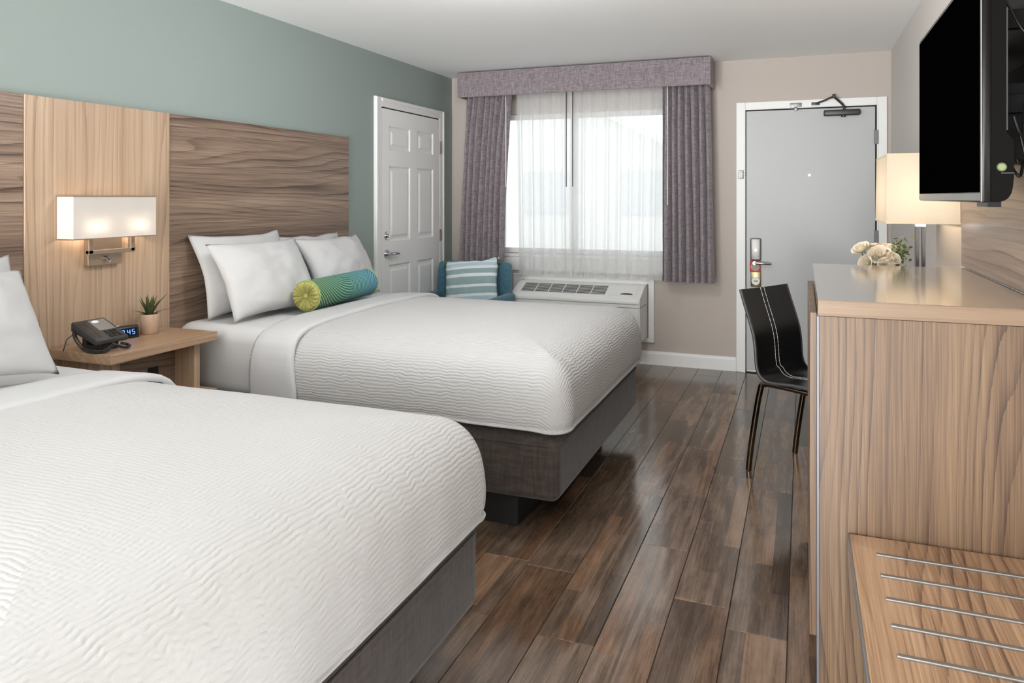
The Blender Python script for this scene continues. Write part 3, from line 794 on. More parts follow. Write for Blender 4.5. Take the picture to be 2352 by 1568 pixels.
bm = BM(); bmesh.ops.create_uvsphere(bm, u_segments=20, v_segments=10, radius=1, matrix=Matrix.Translation((-.045, .012, z + .002)) @ Matrix.Rotation(sl, 4, 'Y') @ Matrix.Diagonal((.010, .017, .003, 1)))
obj('message_lamp', bm, M['white'], ph, 180, local=True)
bm = BM(); prism(bm, [(-.07, 0), (.045, 0), (.05, .034), (.03, .046), (.0, .02), (-.04, .02), (-.05, .082), (-.066, .082)], 'Y', -.028, .05); obj('stand', bm, M['plastic'], ph, local=True)
bm = BM(); box(bm, -.066, .066, -.070, -.030, .068, .090, .008, 3, Matrix.Rotation(sl, 3, 'Y'), (0, -.05, .08)); obj('handset', bm, M['plastic'], ph, 40, local=True)
pts = []
ctrl = [(-.055, -.074, .075), (-.02, -.088, .05), (.03, -.092, .020), (.07, -.082, .010), (.095, -.06, .008), (.10, -.035, .016), (.098, -.01, .03)]
def bez(c, t):
    c = [Vector(p) for p in c]
    f = t * (len(c) - 1); i = min(int(f), len(c) - 2); u = f - i
    p0, p1, p2, p3 = c[max(i - 1, 0)], c[i], c[i + 1], c[min(i + 2, len(c) - 1)]
    return .5 * ((2 * p1) + (p2 - p0) * u + (2 * p0 - 5 * p1 + 4 * p2 - p3) * u * u + (3 * p1 - p0 - 3 * p2 + p3) * u ** 3)
for k in range(260):
    p = bez(ctrl, k / 259); a = k * 2 * math.pi / 8
    q = p + Vector((math.cos(a) * .3, math.cos(a), math.sin(a))) * .0065
    q.z = max(q.z, .0025); pts.append(q)
bm = BM(); tube(bm, pts, .0022, 5); obj('coiled_cord', bm, M['plastic'], ph, 180, local=True)
bm = BM(); tube(bm, [bez([(.098, -.01, .03), (.105, .03, .012), (.10, .06, .010), (.075, .075, .012), (.05, .06, .02)], k / 20) for k in range(21)], .006, 8); obj('cord_loop', bm, M['plastic'], ph, 180, local=True)
bm = BM(); tube(bm, [bez([(-.05, -.07, .075), (-.075, -.09, .05), (-.08, -.098, .02), (-.085, -.10, .003)], k / 14) for k in range(15)], .002, 6); obj('line_cord', bm, M['plastic'], ph, 180, local=True)

ck = thing('alarm_clock', 'small black digital alarm clock with blue digits behind the telephone', 'clock', (-2.855, 2.50, NT), (0, 0, R(-14)))
bm = BM(); prism(bm, [(-.04, 0), (.036, 0), (.030, .05), (.022, .056), (-.034, .05)], 'Y', -.062, .062); bmesh.ops.bevel(bm, geom=list(bm.edges), offset=.004, segments=2, affect='EDGES', profile=.5)
obj('body', bm, M['plastic'], ck, 35, local=True)
bm = BM(); box(bm, .0335, .0345, -.05, .05, .012, .046, 0, 1, Matrix.Rotation(R(-7), 3, 'Y'), (.034, 0, .029)); obj('display', bm, plain('clock window', (.004, .006, .02, 1), .15), ck, local=True)
SEG = {'1': 'bc', '2': 'abged', '4': 'fgbc', '5': 'afgcd'}
def digit(bm, ch, y, z, s):
    wv, hv, t = .011 * s, .010 * s, .0022 * s
    P = {'a': (0, hv * 2, wv, t), 'g': (0, hv, wv, t), 'd': (0, 0, wv, t), 'f': (-wv / 2, hv * 1.5, t, hv), 'b': (wv / 2, hv * 1.5, t, hv), 'e': (-wv / 2, hv * .5, t, hv), 'c': (wv / 2, hv * .5, t, hv)}
    for q in SEG[ch]:
        cy, cz, ww, hh = P[q]; zz = z + cz; x = .0352 - (zz - .029) * math.tan(R(7))
        box(bm, x - .0004, x + .0006, y + cy - ww / 2, y + cy + ww / 2, zz - hh / 2, zz + hh / 2)
bm = BM()
for i, ch in enumerate('1245'): digit(bm, ch, -.034 + i * .021 + (.004 if i > 1 else 0), .019, 1)
obj('digits', bm, M['blue'], ck, local=True)
obj('snooze_bar', box(BM(), -.015, .008, -.045, -.015, .052, .060, .003), M['silver'], ck, local=True)

pt_ = thing('potted_succulent', 'small green spiky succulent in a tan pot on the nightstand', 'plant', (-2.835, 2.632, NT))
bm = BM(); lathe(bm, [(.036, 0), (.039, .003), (.0425, .088), (.041, .092), (.037, .092), (.036, .080)], 40); obj('pot', bm, M['ceramic'], pt_, 50, local=True)
bm = BM(); lathe(bm, [(.0365, .070), (.0365, .082), (.001, .085)], 24); obj('soil', bm, M['soil'], pt_, 60, local=True)
for k in range(17):
    an = k * 2.4 + .3; lean = .15 + .045 * k if k < 12 else .9 + .07 * (k - 12)
    ln = .102 - .001 * k; wd = .0135
    if k == 12: an, lean, ln = R(-100), 1.05, .085
    if k == 13: an, lean, ln = R(70), .62, .125
    bm = BM(); rows = []
    for i in range(7):
        u = i / 6; a = lean * (.75 + .35 * u); rr = .006 + ln * u * math.sin(a); zz = .082 + ln * u * math.cos(a) + .0
        hw = wd * (1 - u) ** .8 * (1 - .3 * (1 - u) ** 3) + .0006; th = .0035 * (1 - u) + .0005
        c = Vector((rr * math.cos(an), rr * math.sin(an), zz)); sd = Vector((-math.sin(an), math.cos(an), 0)); nr = Vector((-math.cos(a) * math.cos(an), -math.cos(a) * math.sin(an), math.sin(a)))
        rows.append([c + sd * hw, c + nr * (-th), c - sd * hw, c + nr * th * .2])
    sheet_grid(bm, rows, True); obj('leaf', bm, M['leaf'], pt_, 60, local=True)

# ------------------------------------------------------------ window dressing
va = thing('curtain_valance', 'mauve grey fabric pelmet box above the window', 'valance', (-1.70, 5.95, 2.215))
obj('front_board', box(BM(), -2.756, -.649, 5.795, 5.815, 2.215, 2.424, .004), M['curtain'], va)
for a in (-2.756, -.667): obj('end_board', box(BM(), a, a + .018, 5.815, YB, 2.215, 2.424, .002), M['curtain'], va)
obj('top_board', box(BM(), -2.74, -.665, 5.815, YB, 2.400, 2.416), M['curtain'], va)
obj('curtain_track', box(BM(), -2.72, -.68, 5.94, 5.975, 2.385, 2.400), M['white'], va)

def drape(name, label, y, top, bot, zt, zb, nf, amp, mat, seed, cat='curtain', gather=None, z_steps=40, tight=.35, soft=False):
    """pleated cloth: x spans TOP at zt and BOT at zb; folds deepen downward"""
    bm = BM(); n = nf * 14; G = []
    for j in range(z_steps + 1):
        v = j / z_steps; z = zt + (zb - zt) * v; row = []
        xa = top[0] + (bot[0] - top[0]) * v; xb = top[1] + (bot[1] - top[1]) * v
        if gather: xa += gather[0](v); xb += gather[1](v)
        for i in range(n + 1):
            u = i / n
            uu = u + (.003 if soft else .012) * noise.noise(Vector((u * 6, v * (.1 if soft else 1.2), seed))) * (0 if i in (0, n) else 1)
            x = xa + (xb - xa) * uu
            phs = 2 * math.pi * nf * (u + .035 * noise.noise(Vector((u * 4 + seed, v * (.08 if soft else .8), 1.7))))
            A = amp * (tight + (1 - tight) * min(1, v * 3 + .1)) * (.75 + .5 * noise.noise(Vector((u * 5 + seed, 2.2, v * (.1 if soft else 1)))))
            yy = y + A * math.sin(phs) + .25 * A * math.sin(2 * phs + seed) + (.002 if soft else .008) * noise.noise(Vector((u * 3, v * 2, seed)))
            x += .25 * A * math.cos(phs)
            row.append((x, yy, z))
        G.append(row)
    sheet_grid(bm, G)
    o = obj(name, bm, mat, smooth=180, loc=((top[0] + top[1]) / 2, y, zb))
    return tag(o, label, cat)
dl = drape('drape', 'mauve grey pleated drape at the left side of the window', 5.925, (-2.725, -2.30), (-2.815, -2.385), 2.385, .70, 8, .052, M['curtain'], 3,
      gather=(lambda v: 0, lambda v: -.02 * math.sin(v * math.pi)))
d_r = drape('drape', 'mauve grey pleated drape at the right side of the window', 5.925, (-1.035, -.675), (-1.04, -.640), 2.385, .70, 7, .052, M['curtain'], 9)
s1 = drape('sheer_curtain', 'white sheer curtain covering the left half of the window', 6.02, (-2.30, -1.80), (-2.275, -1.80), 2.385, .695, 5, .026, M['sheer'], 5, soft=True)
s2 = drape('sheer_curtain', 'white sheer curtain covering the right half of the window', 6.025, (-1.82, -1.03), (-1.83, -1.055), 2.385, .695, 8, .026, M['sheer'], 12, soft=True)
def wand(parent, x, y, z0, z1, mat): obj('wand', cyl(BM(), (x, y, z0), (x, y, z1), .004, .004, 10), mat, parent)
wand(dl, -2.345, 5.885, 1.45, 2.385, M['white']); wand(d_r, -.985, 5.885, 1.30, 2.385, M['white'])
wand(s1, -1.842, 5.985, 1.45, 2.385, M['gunmetal']); wand(s2, -1.786, 5.985, 1.45, 2.385, M['gunmetal'])

# ------------------------------------------------------------ air conditioner under the window
ac = thing('wall_air_conditioner', 'white through-wall air conditioner below the window', 'air conditioner', (-1.72, YB, .18))
bm = BM()
for q in ((-2.352, -2.27, .18, .70), (-1.172, -1.128, .18, .70), (-2.27, -1.172, .655, .70), (-2.27, -1.172, .18, .215)): box(bm, q[0], q[1], YB - .02, YB, q[2], q[3])
box(bm, -2.352, -1.128, YB - .027, YB - .0205, .689, .701); box(bm, -1.139, -1.127, YB - .027, YB - .0205, .181, .6885)
obj('sleeve_trim', bm, M['trim'], ac)
AX0, AX1 = -2.262, -1.182
prof = [(YB - .02, .215), (5.82, .215), (5.795, .245), (5.79, .52), (5.778, .528), (5.775, .545), (5.782, .562), (5.80, .572), (5.985, .648), (6.01, .655), (YB - .02, .655)]
bm = BM(); prism(bm, prof, 'X', AX0, AX1)
es = [e for e in bm.edges if abs(e.verts[0].co.x - e.verts[1].co.x) < 1e-6 and e.verts[0].co.y < 6.05]
bmesh.ops.bevel(bm, geom=es, offset=.03, segments=5, affect='EDGES', profile=.5, clamp_overlap=True)
obj('housing', bm, M['ac'], ac, 40)
sa = math.atan2(.648 - .572, 5.985 - 5.80)
def on_top(x0, x1, y0, y1, h0, h1, bev=0):
    """block on the sloping top: y measured along Y"""
    bm = BM(); yc = (y0 + y1) / 2; zc = .572 + (yc - 5.80) * math.tan(sa)
    box(bm, x0, x1, y0, y1, zc + h0, zc + h1, bev, 1, Matrix.Rotation(sa, 3, 'X'), ((x0 + x1) / 2, yc, zc)); return bm
obj('grille_recess', on_top(-2.19, -1.475, 5.825, 5.972, -.004, .0012), M['acdark'], ac)
for k in range(8):
    yy = 5.832 + k * .0178; o = obj('slat', on_top(-2.19, -1.475, yy, yy + .0048, .0, .0024, .0006), M['ac'], ac)
for k in range(1, 6):
    xx = -2.19 + k * .715 / 6; obj('grille_rib', on_top(xx - .003, xx + .003, 5.825, 5.972, .0, .0035), M['ac'], ac)
obj('control_lid', on_top(-1.445, -1.225, 5.825, 5.975, .0, .004, .002), M['ac'], ac)
bm = BM(); yc = 5.84; zc = .572 + (yc - 5.80) * math.tan(sa)
cyl(bm, (-1.30, yc, zc - .002), (-1.30, yc, zc + .0055), .05, .05, 28)
for v in bm.verts: v.co.y = yc + (v.co.y - yc) * .45 if v.co.y > yc else yc
bmesh.ops.rotate(bm, verts=bm.verts, cent=(-1.30, yc, zc), matrix=Matrix.Rotation(sa, 3, 'X'))
obj('finger_pull', bm, M['acdark'], ac)
obj('seam', box(BM(), AX0 + .003, AX1 + .0008, 5.789, 6.05, .495, .498), M['acdark'], ac)

# ------------------------------------------------------------ armchair and striped cushion in the corner
arm = thing('armchair', 'teal upholstered armchair in the corner beside the connecting door', 'armchair', (-2.555, 5.52, 0))
def chair_back():
    bm = BM(); rows = []
    for k in range(25):
        u = -1 + 2 * k / 24; bend = -.07 * abs(u) ** 3
        t = 1 - .5 * max(0, (abs(u) - .9) / .1) ** 2
        sec = []
        for (yo, z) in ((-.05, .25), (-.052, .5), (-.050, .76), (-.040, .800), (-.015, .822), (.015, .822), (.042, .803), (.056, .76), (.062, .5), (.06, .2)):
            flare = 1 + .05 * (.82 - z)
            sec.append((u * .325 * flare, .25 + yo * t + bend - .10 * (z - .4) * -1 * .35, z - .012 * max(0, (abs(u) - .85) / .15) ** 2))
        rows.append(sec)
    V = sheet_grid(bm, rows, True); bm.faces.new(V[0][::-1]); bm.faces.new(V[-1]); return bm
obj('backrest', chair_back(), M['upholst'], arm, 60, local=True)
for sx in (-1, 1):
    obj('armrest', box(BM(), *sorted((sx * .285, sx * .36)), -.30, .22, .2, .58, .03, 4), M['upholst'], arm, 50, local=True)
obj('seat_cushion', box(BM(), -.27, .27, -.30, .22, .30, .45, .04, 4), M['upholst'], arm, 50, local=True)
obj('seat_base', box(BM(), -.29, .29, -.27, .25, .20, .30, .02, 3), M['upholst'], arm, 50, local=True)
for x in (-.25, .25):
    for y in (-.23, .22): obj('leg', cyl(BM(), (x * 1.05, y * 1.05, 0), (x, y, .22), .014, .022, 14), M['black'], arm, 40, local=True)
m, nt, b, out = newmat('striped cushion cotton')
tc = N(nt, 'TexCoord'); sp = N(nt, 'SeparateXYZ'); L(nt, tc.outputs['Object'], sp.inputs[0])
zz = math_n(nt, 'MULTIPLY_ADD', sp.outputs[2], 1 / .42, .5)
r = N(nt, 'ValToRGB'); r.color_ramp.interpolation = 'CONSTANT'
wh, tg, lb = lin(226, 234, 236), lin(150, 172, 174), lin(184, 208, 216)
stp = [(0, tg), (.10, wh), (.14, lb), (.24, wh), (.29, tg), (.42, wh), (.47, tg), (.62, wh), (.68, tg), (.78, wh), (.83, lb), (.90, wh), (.93, lb), (.97, wh)]
e = r.color_ramp.elements; e[0].position, e[0].color = stp[0]; e[1].position, e[1].color = stp[-1]
for p_, c_ in stp[1:-1]:
    q = e.new(p_); q.color = c_
L(nt, zz, r.inputs[0]); L(nt, r.outputs[0], b.inputs['Base Color']); b.inputs['Roughness'].default_value = .95
bump(nt, b, noise_tex(nt, mapped(nt, (1, 1, 1)), 220, 2), .3, .003)
cu = thing('striped_cushion', 'pale blue and white striped square cushion with tassels on the armchair', 'cushion', (-2.53, 5.58, .655), (R(-14), R(-5), R(7)))
bm = pillow_bm(.47, .43, .13, 11.5)
bmesh.ops.rotate(bm, verts=bm.verts, cent=(0, 0, 0), matrix=Matrix.Rotation(R(-90), 3, 'Z'))
obj('cushion_cover', bm, m, cu, 180, local=True)
for sx in (-1, 1):
    for sz in (-1, 1):
        bm = BM(); cx, cz = sx * .215, sz * .205; cy = .03 if sz > 0 else .0
        bmesh.ops.create_uvsphere(bm, u_segments=10, v_segments=8, radius=.009, matrix=Matrix.Translation((cx, cy, cz)))
        cyl(bm, (cx, cy, cz), (cx + sx * .018, cy - .01, cz - .055), .008, .014, 12)
        obj('tassel', bm, M['tassel'], cu, 60, local=True)

# ------------------------------------------------------------ tall chest, bench, desk on the right wall
CX, CY0, CY1, CZ = .039, 2.180, 3.370, 1.085
ch = thing('tall_chest', 'tall walnut laminate cabinet under the television', 'cabinet', (.31, 2.78, 0))
obj('top', box(BM(), CX - .001, .589, CY0 - .002, CY1, CZ - .042, CZ, .0012, 1), M['chesttop'], ch)
obj('top_edge', box(BM(), CX - .001, .589, CY0 - .0045, CY0 - .002, CZ - .042, CZ - .0012), M['chestedge'], ch)
for a in (CY0, CY1 - .03): obj('side_panel', box(BM(), CX + .002, .589, a, a + .03, 0, CZ - .0435, .0008, 1), M['chest'], ch)
obj('back_panel', box(BM(), .57, .589, CY0 + .03, CY1 - .03, .04, CZ - .043), M['chest'], ch)
obj('plinth_board', box(BM(), .07, .56, CY0 + .03, CY1 - .03, 0, .07), M['chest'], ch)
obj('edge_sheen_strip', box(BM(), CX - .004, CX + .002, CY0 + .001, CY0 + .029, .01, CZ - .044, .001), plain('grey edge reflection', lin(112, 114, 122), .35, .3), ch)  # added strip; its grey stands for the reflection on the glossy front edge
yy = CY0 + .19
for k in range(3):
    y1 = yy + .30
    dd = obj('cabinet_door', box(BM(), CX - .021, CX - .001, yy, y1 - .004, .075, CZ - .062, .001, 1), M['chest'], ch)
    yy = y1
obj('divider', box(BM(), CX, .57, CY0 + .155, CY0 + .188, .07, CZ - .043, .001), M['chest'], ch)

bn = thing('luggage_bench', 'low walnut luggage bench with metal strips in front of the cabinet', 'bench', (.35, 1.6, 0))
BX0, BX1, BY0, BY1, BZ = .116, .588, 1.02, 2.172, .470
obj('top', box(BM(), BX0, BX1, BY0, BY1, BZ - .032, BZ, .001, 1), M['bench'], bn)
obj('metal_edge', box(BM(), BX0 - .005, BX0, BY0, BY1, BZ - .031, BZ - .001, .0008), M['nickel'], bn)
for k in range(8):
    yk = 2.066 - k * .1105; obj('metal_strip', box(BM(), .170, .545, yk - .006, yk + .006, BZ - .001, BZ + .005, .002), M['nickel'], bn)
for a in (BY0 + .02, BY1 - .05): obj('side_panel', box(BM(), BX0 + .03, BX1, a, a + .03, 0, BZ - .032), M['chest'], bn)
obj('lower_shelf', box(BM(), BX0 + .04, BX1, BY0 + .05, BY1 - .05, .10, .125), M['chest'], bn)

dk = thing('desk', 'walnut desk against the right wall beyond the cabinet', 'desk', (.34, 4.15, 0))
DZ = .745
obj('desk_top', box(BM(), .085, .592, 3.385, 4.92, DZ - .035, DZ, .001, 1), M['chesttop'], dk)
for a in (3.39, 4.885): obj('side_panel', box(BM(), .12, .592, a, a + .03, 0, DZ - .035), M['chest'], dk)
obj('modesty_panel', box(BM(), .55, .575, 3.42, 4.885, .3, DZ - .035), M['chest'], dk)

# table lamp on the desk
lp = thing('table_lamp', 'lit table lamp with cream rectangular shade behind the television', 'lamp', (.478, 3.70, DZ))
obj('lamp_base', box(BM(), .41, .546, 3.58, 3.82, DZ, DZ + .022, .003), M['lampmetal'], lp)
for a in (-.012, .012): obj('post', box(BM(), .478 + a - .0065, .478 + a + .0065, 3.68, 3.72, DZ + .02, 1.235, .001), M['lampmetal'], lp)
obj('post_collar', box(BM(), .456, .500, 3.68, 3.72, 1.232, 1.248, .002), M['chrome'], lp)
s_ = obj('lamp_shade', rect_shade(BM(), .322, .590, 3.45, 3.95, 1.252, 1.541, .004, .010), M['shade2'], lp)
for z, ix, iy in ((1.252, 0, 0), (1.536, .004, .010)):
    bm = BM(); xa, xb, ya, yb = .322 + ix, .590 - ix, 3.45 + iy, 3.95 - iy; e = .0018
    box(bm, xa - e, xb + e, ya - e, ya + e, z, z + .007); box(bm, xa - e, xb + e, yb - e, yb + e, z, z + .007); box(bm, xa - e, xa + e, ya + e, yb - e, z, z + .007); box(bm, xb - e, xb + e, ya + e, yb - e, z, z + .007)
    obj('shade_rim', bm, plain('cream shade tape', lin(226, 206, 172), .9), s_)
bm = BM()
for yb in (3.60, 3.80): cyl(bm, (.472, yb, 1.30), (.472, yb, 1.345), .013)
box(bm, .464, .480, 3.60, 3.80, 1.30, 1.31); box(bm, .466, .478, 3.693, 3.707, 1.245, 1.305)
obj('socket_bar', bm, M['chrome'], lp, 40)
for yb in (3.60, 3.80):
    bm = BM(); bmesh.ops.create_uvsphere(bm, u_segments=16, v_segments=12, radius=.028, matrix=Matrix.Translation((.472, yb, 1.368))); obj('light_bulb', bm, M['bulb2'], lp, 180)

# flowers on the desk
fw = thing('flower_vase', 'vase of ivory roses and grey green leaves on the desk', 'flowers', (.305, 3.56, DZ))
bm = BM(); lathe(bm, [(.045, 0), (.055, .01), (.06, .09), (.045, .20), (.038, .24), (.042, .25), (.036, .25), (.034, .22)], 32); obj('vase', bm, M['white'], fw, 50, local=True)
def rose(c, r, nrm, seed):
    bm = BM(); rg = random.Random(seed); q = Vector(nrm).to_track_quat('Z', 'Y')
    for ring, (n, rr, hh, op) in enumerate(((3, .22, .62, .10), (5, .5, .64, .30), (6, .80, .58, .55), (6, 1.0, .46, .85))):
        for k in range(n):
            a0 = 2 * math.pi * k / n + ring * .5 + rg.uniform(-.1, .1); wdt = 1.35 * 2 * math.pi / n / 2
            G = []
            for i in range(6):
                v = i / 5; row = []
                for j in range(7):
                    u = -1 + 2 * j / 6; a = a0 + u * wdt
                    rad = r * rr * (.35 + .65 * math.sin(min(1, v * 1.15) * math.pi / 2)) * (1 + op * .25 * v ** 3)
                    z = r * (-.45 + (hh + .45) * v - .25 * abs(u) ** 2.5 * v - (op * .25 * v ** 4))
                    row.append(Vector(c) + q @ Vector((rad * math.cos(a), rad * math.sin(a), z)))
                G.append(row)
            sheet_grid(bm, G)
    return bm
rs = [((-.072, -.01, .395), .034, (-.5, -.4, .8)), ((-.055, -.03, .335), .030, (-.6, -.6, .3)), ((.0, -.03, .37), .040, (-.1, -.7, .6)), ((.035, .02, .395), .034, (.1, -.3, .9)), ((-.02, .03, .40), .030, (-.2, .2, .9)), ((.02, -.06, .33), .03, (.1, -.8, .3)), ((.05, -.05, .36), .026, (.4, -.6, .5))]
for k, (c, r_, nn) in enumerate(rs):
    obj('rose', rose(c, r_, nn, k), M['petal'], fw, 180, local=True)
    bm = BM(); tube(bm, [(0, 0, .18), (c[0] * .5, c[1] * .5, .28), (c[0] - nn[0] * .01, c[1] - nn[1] * .01, c[2] - .02)], .0025, 6); obj('stem', bm, M['stem'], fw, 60, local=True)
bm = BM(); rg = random.Random(4)
for k in range(150):
    if k < 95: c = Vector((.075 + rg.gauss(0, .022), .0 + rg.gauss(0, .035), .385 + rg.gauss(0, .026)))
    else: c = Vector((rg.uniform(-.08, .09), rg.gauss(0, .045), .345 + rg.gauss(0, .022)))
    q = Euler((rg.uniform(-1.2, 1.2), rg.uniform(-1.2, 1.2), rg.uniform(0, 6.3))).to_matrix(); s = rg.uniform(.007, .013)
    vs = [bm.verts.new(c + q @ Vector(p) * s) for p in ((-1, 0, 0), (-.4, .6, .1), (.5, .6, .12), (1.1, 0, 0), (.5, -.6, .12), (-.4, -.6, .1))]; bm.faces.new(vs)
o = obj('foliage', bm, M['euca'], fw, local=True); o['kind'] = 'stuff'
for tx, ty, tz in ((.085, 0, .43), (.06, .03, .425), (.10, -.02, .40), (.07, -.04, .37)):
    bm = BM(); tube(bm, [(0, 0, .2), (tx * .6, ty * .6, .31), (tx, ty, tz)], .002, 6); obj('stem', bm, M['stem'], fw, 60, local=True)

# ------------------------------------------------------------ television on its bracket
TX, TY0, TY1, TZ0, TZ1 = .398, 2.070, 3.092, 1.350, 1.930
tv = thing('television', 'black flat screen television on the right wall', 'television', (.43, 2.58, 1.35))
bm = BM(); prism(bm, [(TX, TZ0), (TX + .020, TZ0 - .002), (TX + .020, TZ1), (TX, TZ1)], 'Y', TY0, TY1); bmesh.ops.bevel(bm, geom=list(bm.edges), offset=.003, segments=2, affect='EDGES', profile=.5)
obj('bezel', bm, M['tv'], tv, 40)
obj('screen', box(BM(), TX - .0012, TX, TY0 + .012, TY1 - .006, TZ0 + .024, TZ1 - .012), M['screen'], tv)
bm = BM(); box(bm, TX - .002, TX, TY0 + .004, TY1 - .003, TZ0 + .003, TZ0 + .022, .0006, 1); obj('bottom_trim', bm, M['silver'], tv)
bm = BM(); e = .0035
box(bm, TX - .0025, TX + .001, TY0 - .001, TY0 + .005, TZ0, TZ1, .001, 1); obj('side_trim', bm, M['silver'], tv)
bm = BM(); prism(bm, [(TX + .020, TZ0), (TX + .040, TZ0 + .001), (TX + .048, TZ0 + .004), (TX + .055, TZ0 + .010), (TX + .061, TZ0 + .021), (TX + .064, TZ0 + .036), (TX + .066, TZ0 + .060), (TX + .066, TZ0 + .10), (TX + .066, TZ0 + .145), (TX + .052, TZ0 + .165), (TX + .052, TZ1 - .03), (TX + .040, TZ1 - .01), (TX + .020, TZ1 - .004)], 'Y', TY0 + .002, TY1 - .002)
obj('back_shell', bm, M['tvmat'], tv, 30)
obj('shell_seam', box(BM(), TX + .040, TX + .0665, TY0 + .0012, TY0 + .004, TZ0 + .068, TZ0 + .0692), M['greyface'], tv)
obj('shell_rib', box(BM(), TX + .0505, TX + .0535, TY0 + .001, TY1 - .05, TZ0 + .17, TZ1 - .12), M['plasticm'], tv)
yk = TY0 + .002
obj('sticker_rim', cyl(BM(), (TX + .041, yk - .0022, 1.433), (TX + .041, yk, 1.433), .0105, n=28), M['stickerd'], tv)
obj('sticker', cyl(BM(), (TX + .041, yk - .003, 1.433), (TX + .041, yk - .0005, 1.433), .0075, n=28), M['sticker'], tv)
obj('foot', box(BM(), TX + .012, TX + .04, TY0 + .0, TY0 + .12, TZ0 - .012, TZ0 + .001, .001), M['tv'], tv)

mt = thing('tv_mount', 'black steel television wall bracket with hanging cables behind the screen', 'tv bracket', (.55, 2.5, 1.4))
obj('wall_plate', box(BM(), .572, .590, 2.20, 2.92, 1.46, 1.96, .002), M['mount'], mt)
for a in (2.25, 2.80): obj('hook_rail', box(BM(), TX + .066, TX + .090, a, a + .04, 1.45, 1.94, .002), M['mount'], mt)
for a in (1.58, 1.80):
    bm = BM(); box(bm, TX + .085, .575, 2.28, 2.31, a, a + .05, .002); obj('arm', bm, M['mount'], mt)
    bm = BM(); box(bm, TX + .085, .575, 2.78, 2.81, a, a + .05, .002); obj('arm', bm, M['mount'], mt)
obj('cross_bar', box(BM(), .55, .575, 2.20, 2.92, 1.66, 1.72, .002), M['mount'], mt)
obj('latch_plate', box(BM(), .500, .572, 2.30, 2.304, 1.46, 1.66, .001), M['mount'], mt)
for k, (cp, rr) in enumerate((([(.47, 2.4, 1.70), (.50, 2.33, 1.60), (.515, 2.31, 1.50), (.53, 2.31, 1.45), (.55, 2.33, 1.55), (.57, 2.36, 1.66)], .004), ([(.47, 2.45, 1.62), (.50, 2.40, 1.52), (.53, 2.36, 1.43), (.545, 2.36, 1.425), (.555, 2.38, 1.5), (.57, 2.42, 1.62)], .004), ([(.48, 2.22, 1.86), (.51, 2.20, 1.78), (.55, 2.22, 1.76), (.575, 2.26, 1.80)], .003), ([(.478, 2.14, 1.56), (.492, 2.15, 1.52), (.505, 2.17, 1.515), (.512, 2.19, 1.54), (.52, 2.22, 1.60)], .004), ([(.50, 2.18, 1.52), (.512, 2.18, 1.46), (.522, 2.185, 1.405), (.528, 2.19, 1.402), (.53, 2.19, 1.46), (.533, 2.20, 1.58)], .0035))):
    bm = BM(); tube(bm, [bez(cp, q / 24) for q in range(25)], rr, 8); obj('cable', bm, M['plastic'], mt, 180)

# ------------------------------------------------------------ desk chair
fa = math.atan2(-.52, .854)
dc = thing('desk_chair', 'black leatherette desk chair with white double stitching and curved metal legs', 'chair', (-.146, 4.08, 0), (0, 0, fa))
prof = [(-.050, .897), (-.022, .815), (.004, .745), (.026, .675), (.036, .610), (.040, .550), (.048, .505), (.068, .474), (.105, .458), (.16, .460), (.25, .468), (.36, .466), (.42, .450), (.435, .435)]
fp = []
for k in range(len(prof) - 1):
    for q in range(3): fp.append(tuple(bez([(a, 0, c) for a, c in prof], (k + q / 3) / (len(prof) - 1)))[::2])
fp.append(prof[-1])
def shell_pt(k, y, off):
    a = fp[max(k - 1, 0)]; c = fp[min(k + 1, len(fp) - 1)]; t = Vector((c[0] - a[0], c[1] - a[1])).normalized(); n = Vector((-t.y, t.x))  # points to the sitter's side
    dish = .018 * (1 - (y / .2) ** 2) * (1 if fp[k][1] > .5 else .4)
    return Vector((fp[k][0] + n.x * (off - dish), y, fp[k][1] + n.y * (off - dish)))
def halfw(k):
    z, x = fp[k][1], fp[k][0]
    return .200 if z < .8 else .200 - .0 * (z - .8)
bm = BM(); G = []
nw = 14
for k in range(len(fp)):
    hw = halfw(k); row = [shell_pt(k, -hw + 2 * hw * j / nw, .007) for j in range(nw + 1)] + [shell_pt(k, hw - 2 * hw * j / nw, -.007) for j in range(nw + 1)]
    G.append(row)
V = sheet_grid(bm, G, True)
for r_ in (V[0], V[-1]):
    for j in range(nw): bm.faces.new((r_[j], r_[j + 1], r_[2 * nw + 1 - j - 1], r_[2 * nw + 1 - j]))
obj('seat_shell', bm, M['leather'], dc, 60, local=True)
for y in (-.018, .012):
    bm = BM()
    for k in range(0, len(fp) - 1): tube(bm, [shell_pt(k, y, .0075), shell_pt(k, y, .0075).lerp(shell_pt(k + 1, y, .0075), .86)], .0016, 5)
    obj('stitching', bm, M['stitch'], dc, local=True)
for sgn in (-1, 1):
    bm = BM(); tube(bm, [shell_pt(k, sgn * halfw(k), 0) for k in range(len(fp))], .0085, 8); obj('piping', bm, plain('black piping', lin(60, 60, 61), .4), dc, 60, local=True)
def leg(y, fx):
    bm = BM(); c = [(.075 + fx * .30, y, .445), (.055 + fx * .33, y, .36), (.03 + fx * .35, y, .22), (.01 + fx * .375, y, .09), (0 + fx * .39, y, .004)] if not fx else [(.375, y, .442), (.395, y, .36), (.415, y, .22), (.428, y, .09), (.435, y, .004)]
    tube(bm, [bez(c, k / 16) for k in range(17)], .0145, 12); return bm
for y in (-.205, .205):
    for fx in (0, 1): obj('leg', leg(y, fx), M['chairleg'], dc, 60, local=True)
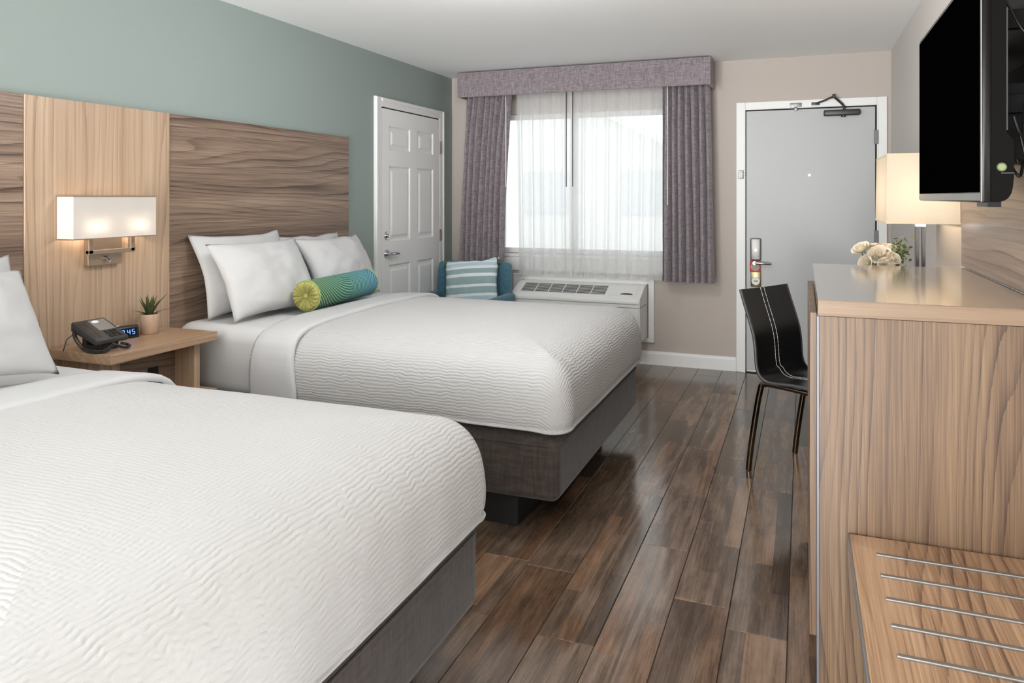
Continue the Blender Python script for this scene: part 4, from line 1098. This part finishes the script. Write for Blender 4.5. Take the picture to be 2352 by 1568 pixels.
for y in (-.192, .192): obj('seat_rail', tube(BM(), [(.06, y, .444), (.2, y, .446), (.38, y, .444)], .010, 10), M['chairleg'], dc, 60, local=True)
for x in (.09, .37): obj('cross_rail', tube(BM(), [(x, -.2, .440), (x, .2, .440)], .009, 10), M['chairleg'], dc, 60, local=True)

# tag hanging on the entry door lever
hg = thing('door_hanger', 'red card with a pale disc hanging on the entry door lever', 'door tag', (-.345, YB - .05, .785))
bm = BM(); ns_ = 28
outer = []; 
box(bm, -.383, -.305, YB - .036, YB - .033, .785, .872, .0008, 1)
obj('card', bm, M['red'], hg)
obj('disc', cyl(BM(), (-.344, YB - .0375, .824), (-.344, YB - .0355, .824), .026, n=32), M['cardw'], hg)
obj('disc_rim', cyl(BM(), (-.344, YB - .0368, .824), (-.344, YB - .0352, .824), .031, n=32), plain('pink ring', lin(214, 140, 132), .5), hg)

# ------------------------------------------------------------ outside the window
struct('ground', box(BM(), -40, 40, YB + .13, 60, -.35, -.15), M['concrete'])
ex = thing('building', 'pale gabled building outside, faint through the sheer curtains', 'building', (-7.5, 20, -.15))
bm = BM(); prism(bm, [(-12.3, -.15), (-2.7, -.15), (-2.7, 2.42), (-7.5, 4.82), (-12.3, 2.42)], 'Y', 20, 26); obj('wall', bm, M['ext'], ex)
bm = BM(); prism(bm, [(-2.3, 2.20), (-2.3, 2.34), (-7.5, 4.96), (-12.7, 2.34), (-12.7, 2.20), (-7.5, 4.82)], 'Y', 19.6, 26.4); obj('roof', bm, M['extroof'], ex)
for x in (-11, -7.4, -4.6): obj('window', box(BM(), x, x + 1.4, 19.95, 20.02, .9, 2.1), M['extdark'], ex)

# repeats carry a common group phrase
for o in C.objects:
    if o.parent is None and 'category' in o.keys():
        g = {'pillow': 'white pillows on the two beds', 'bed': 'the two beds', 'coverlet': 'white coverlets on the beds', 'turned_down_sheet': 'folded white sheets on the beds',
             'drape': 'mauve drapes at the window', 'sheer_curtain': 'sheer curtains in the window', 'headboard_panel': 'wood panels on the green wall'}.get(o.name.split('.')[0])
        if g: o['group'] = g
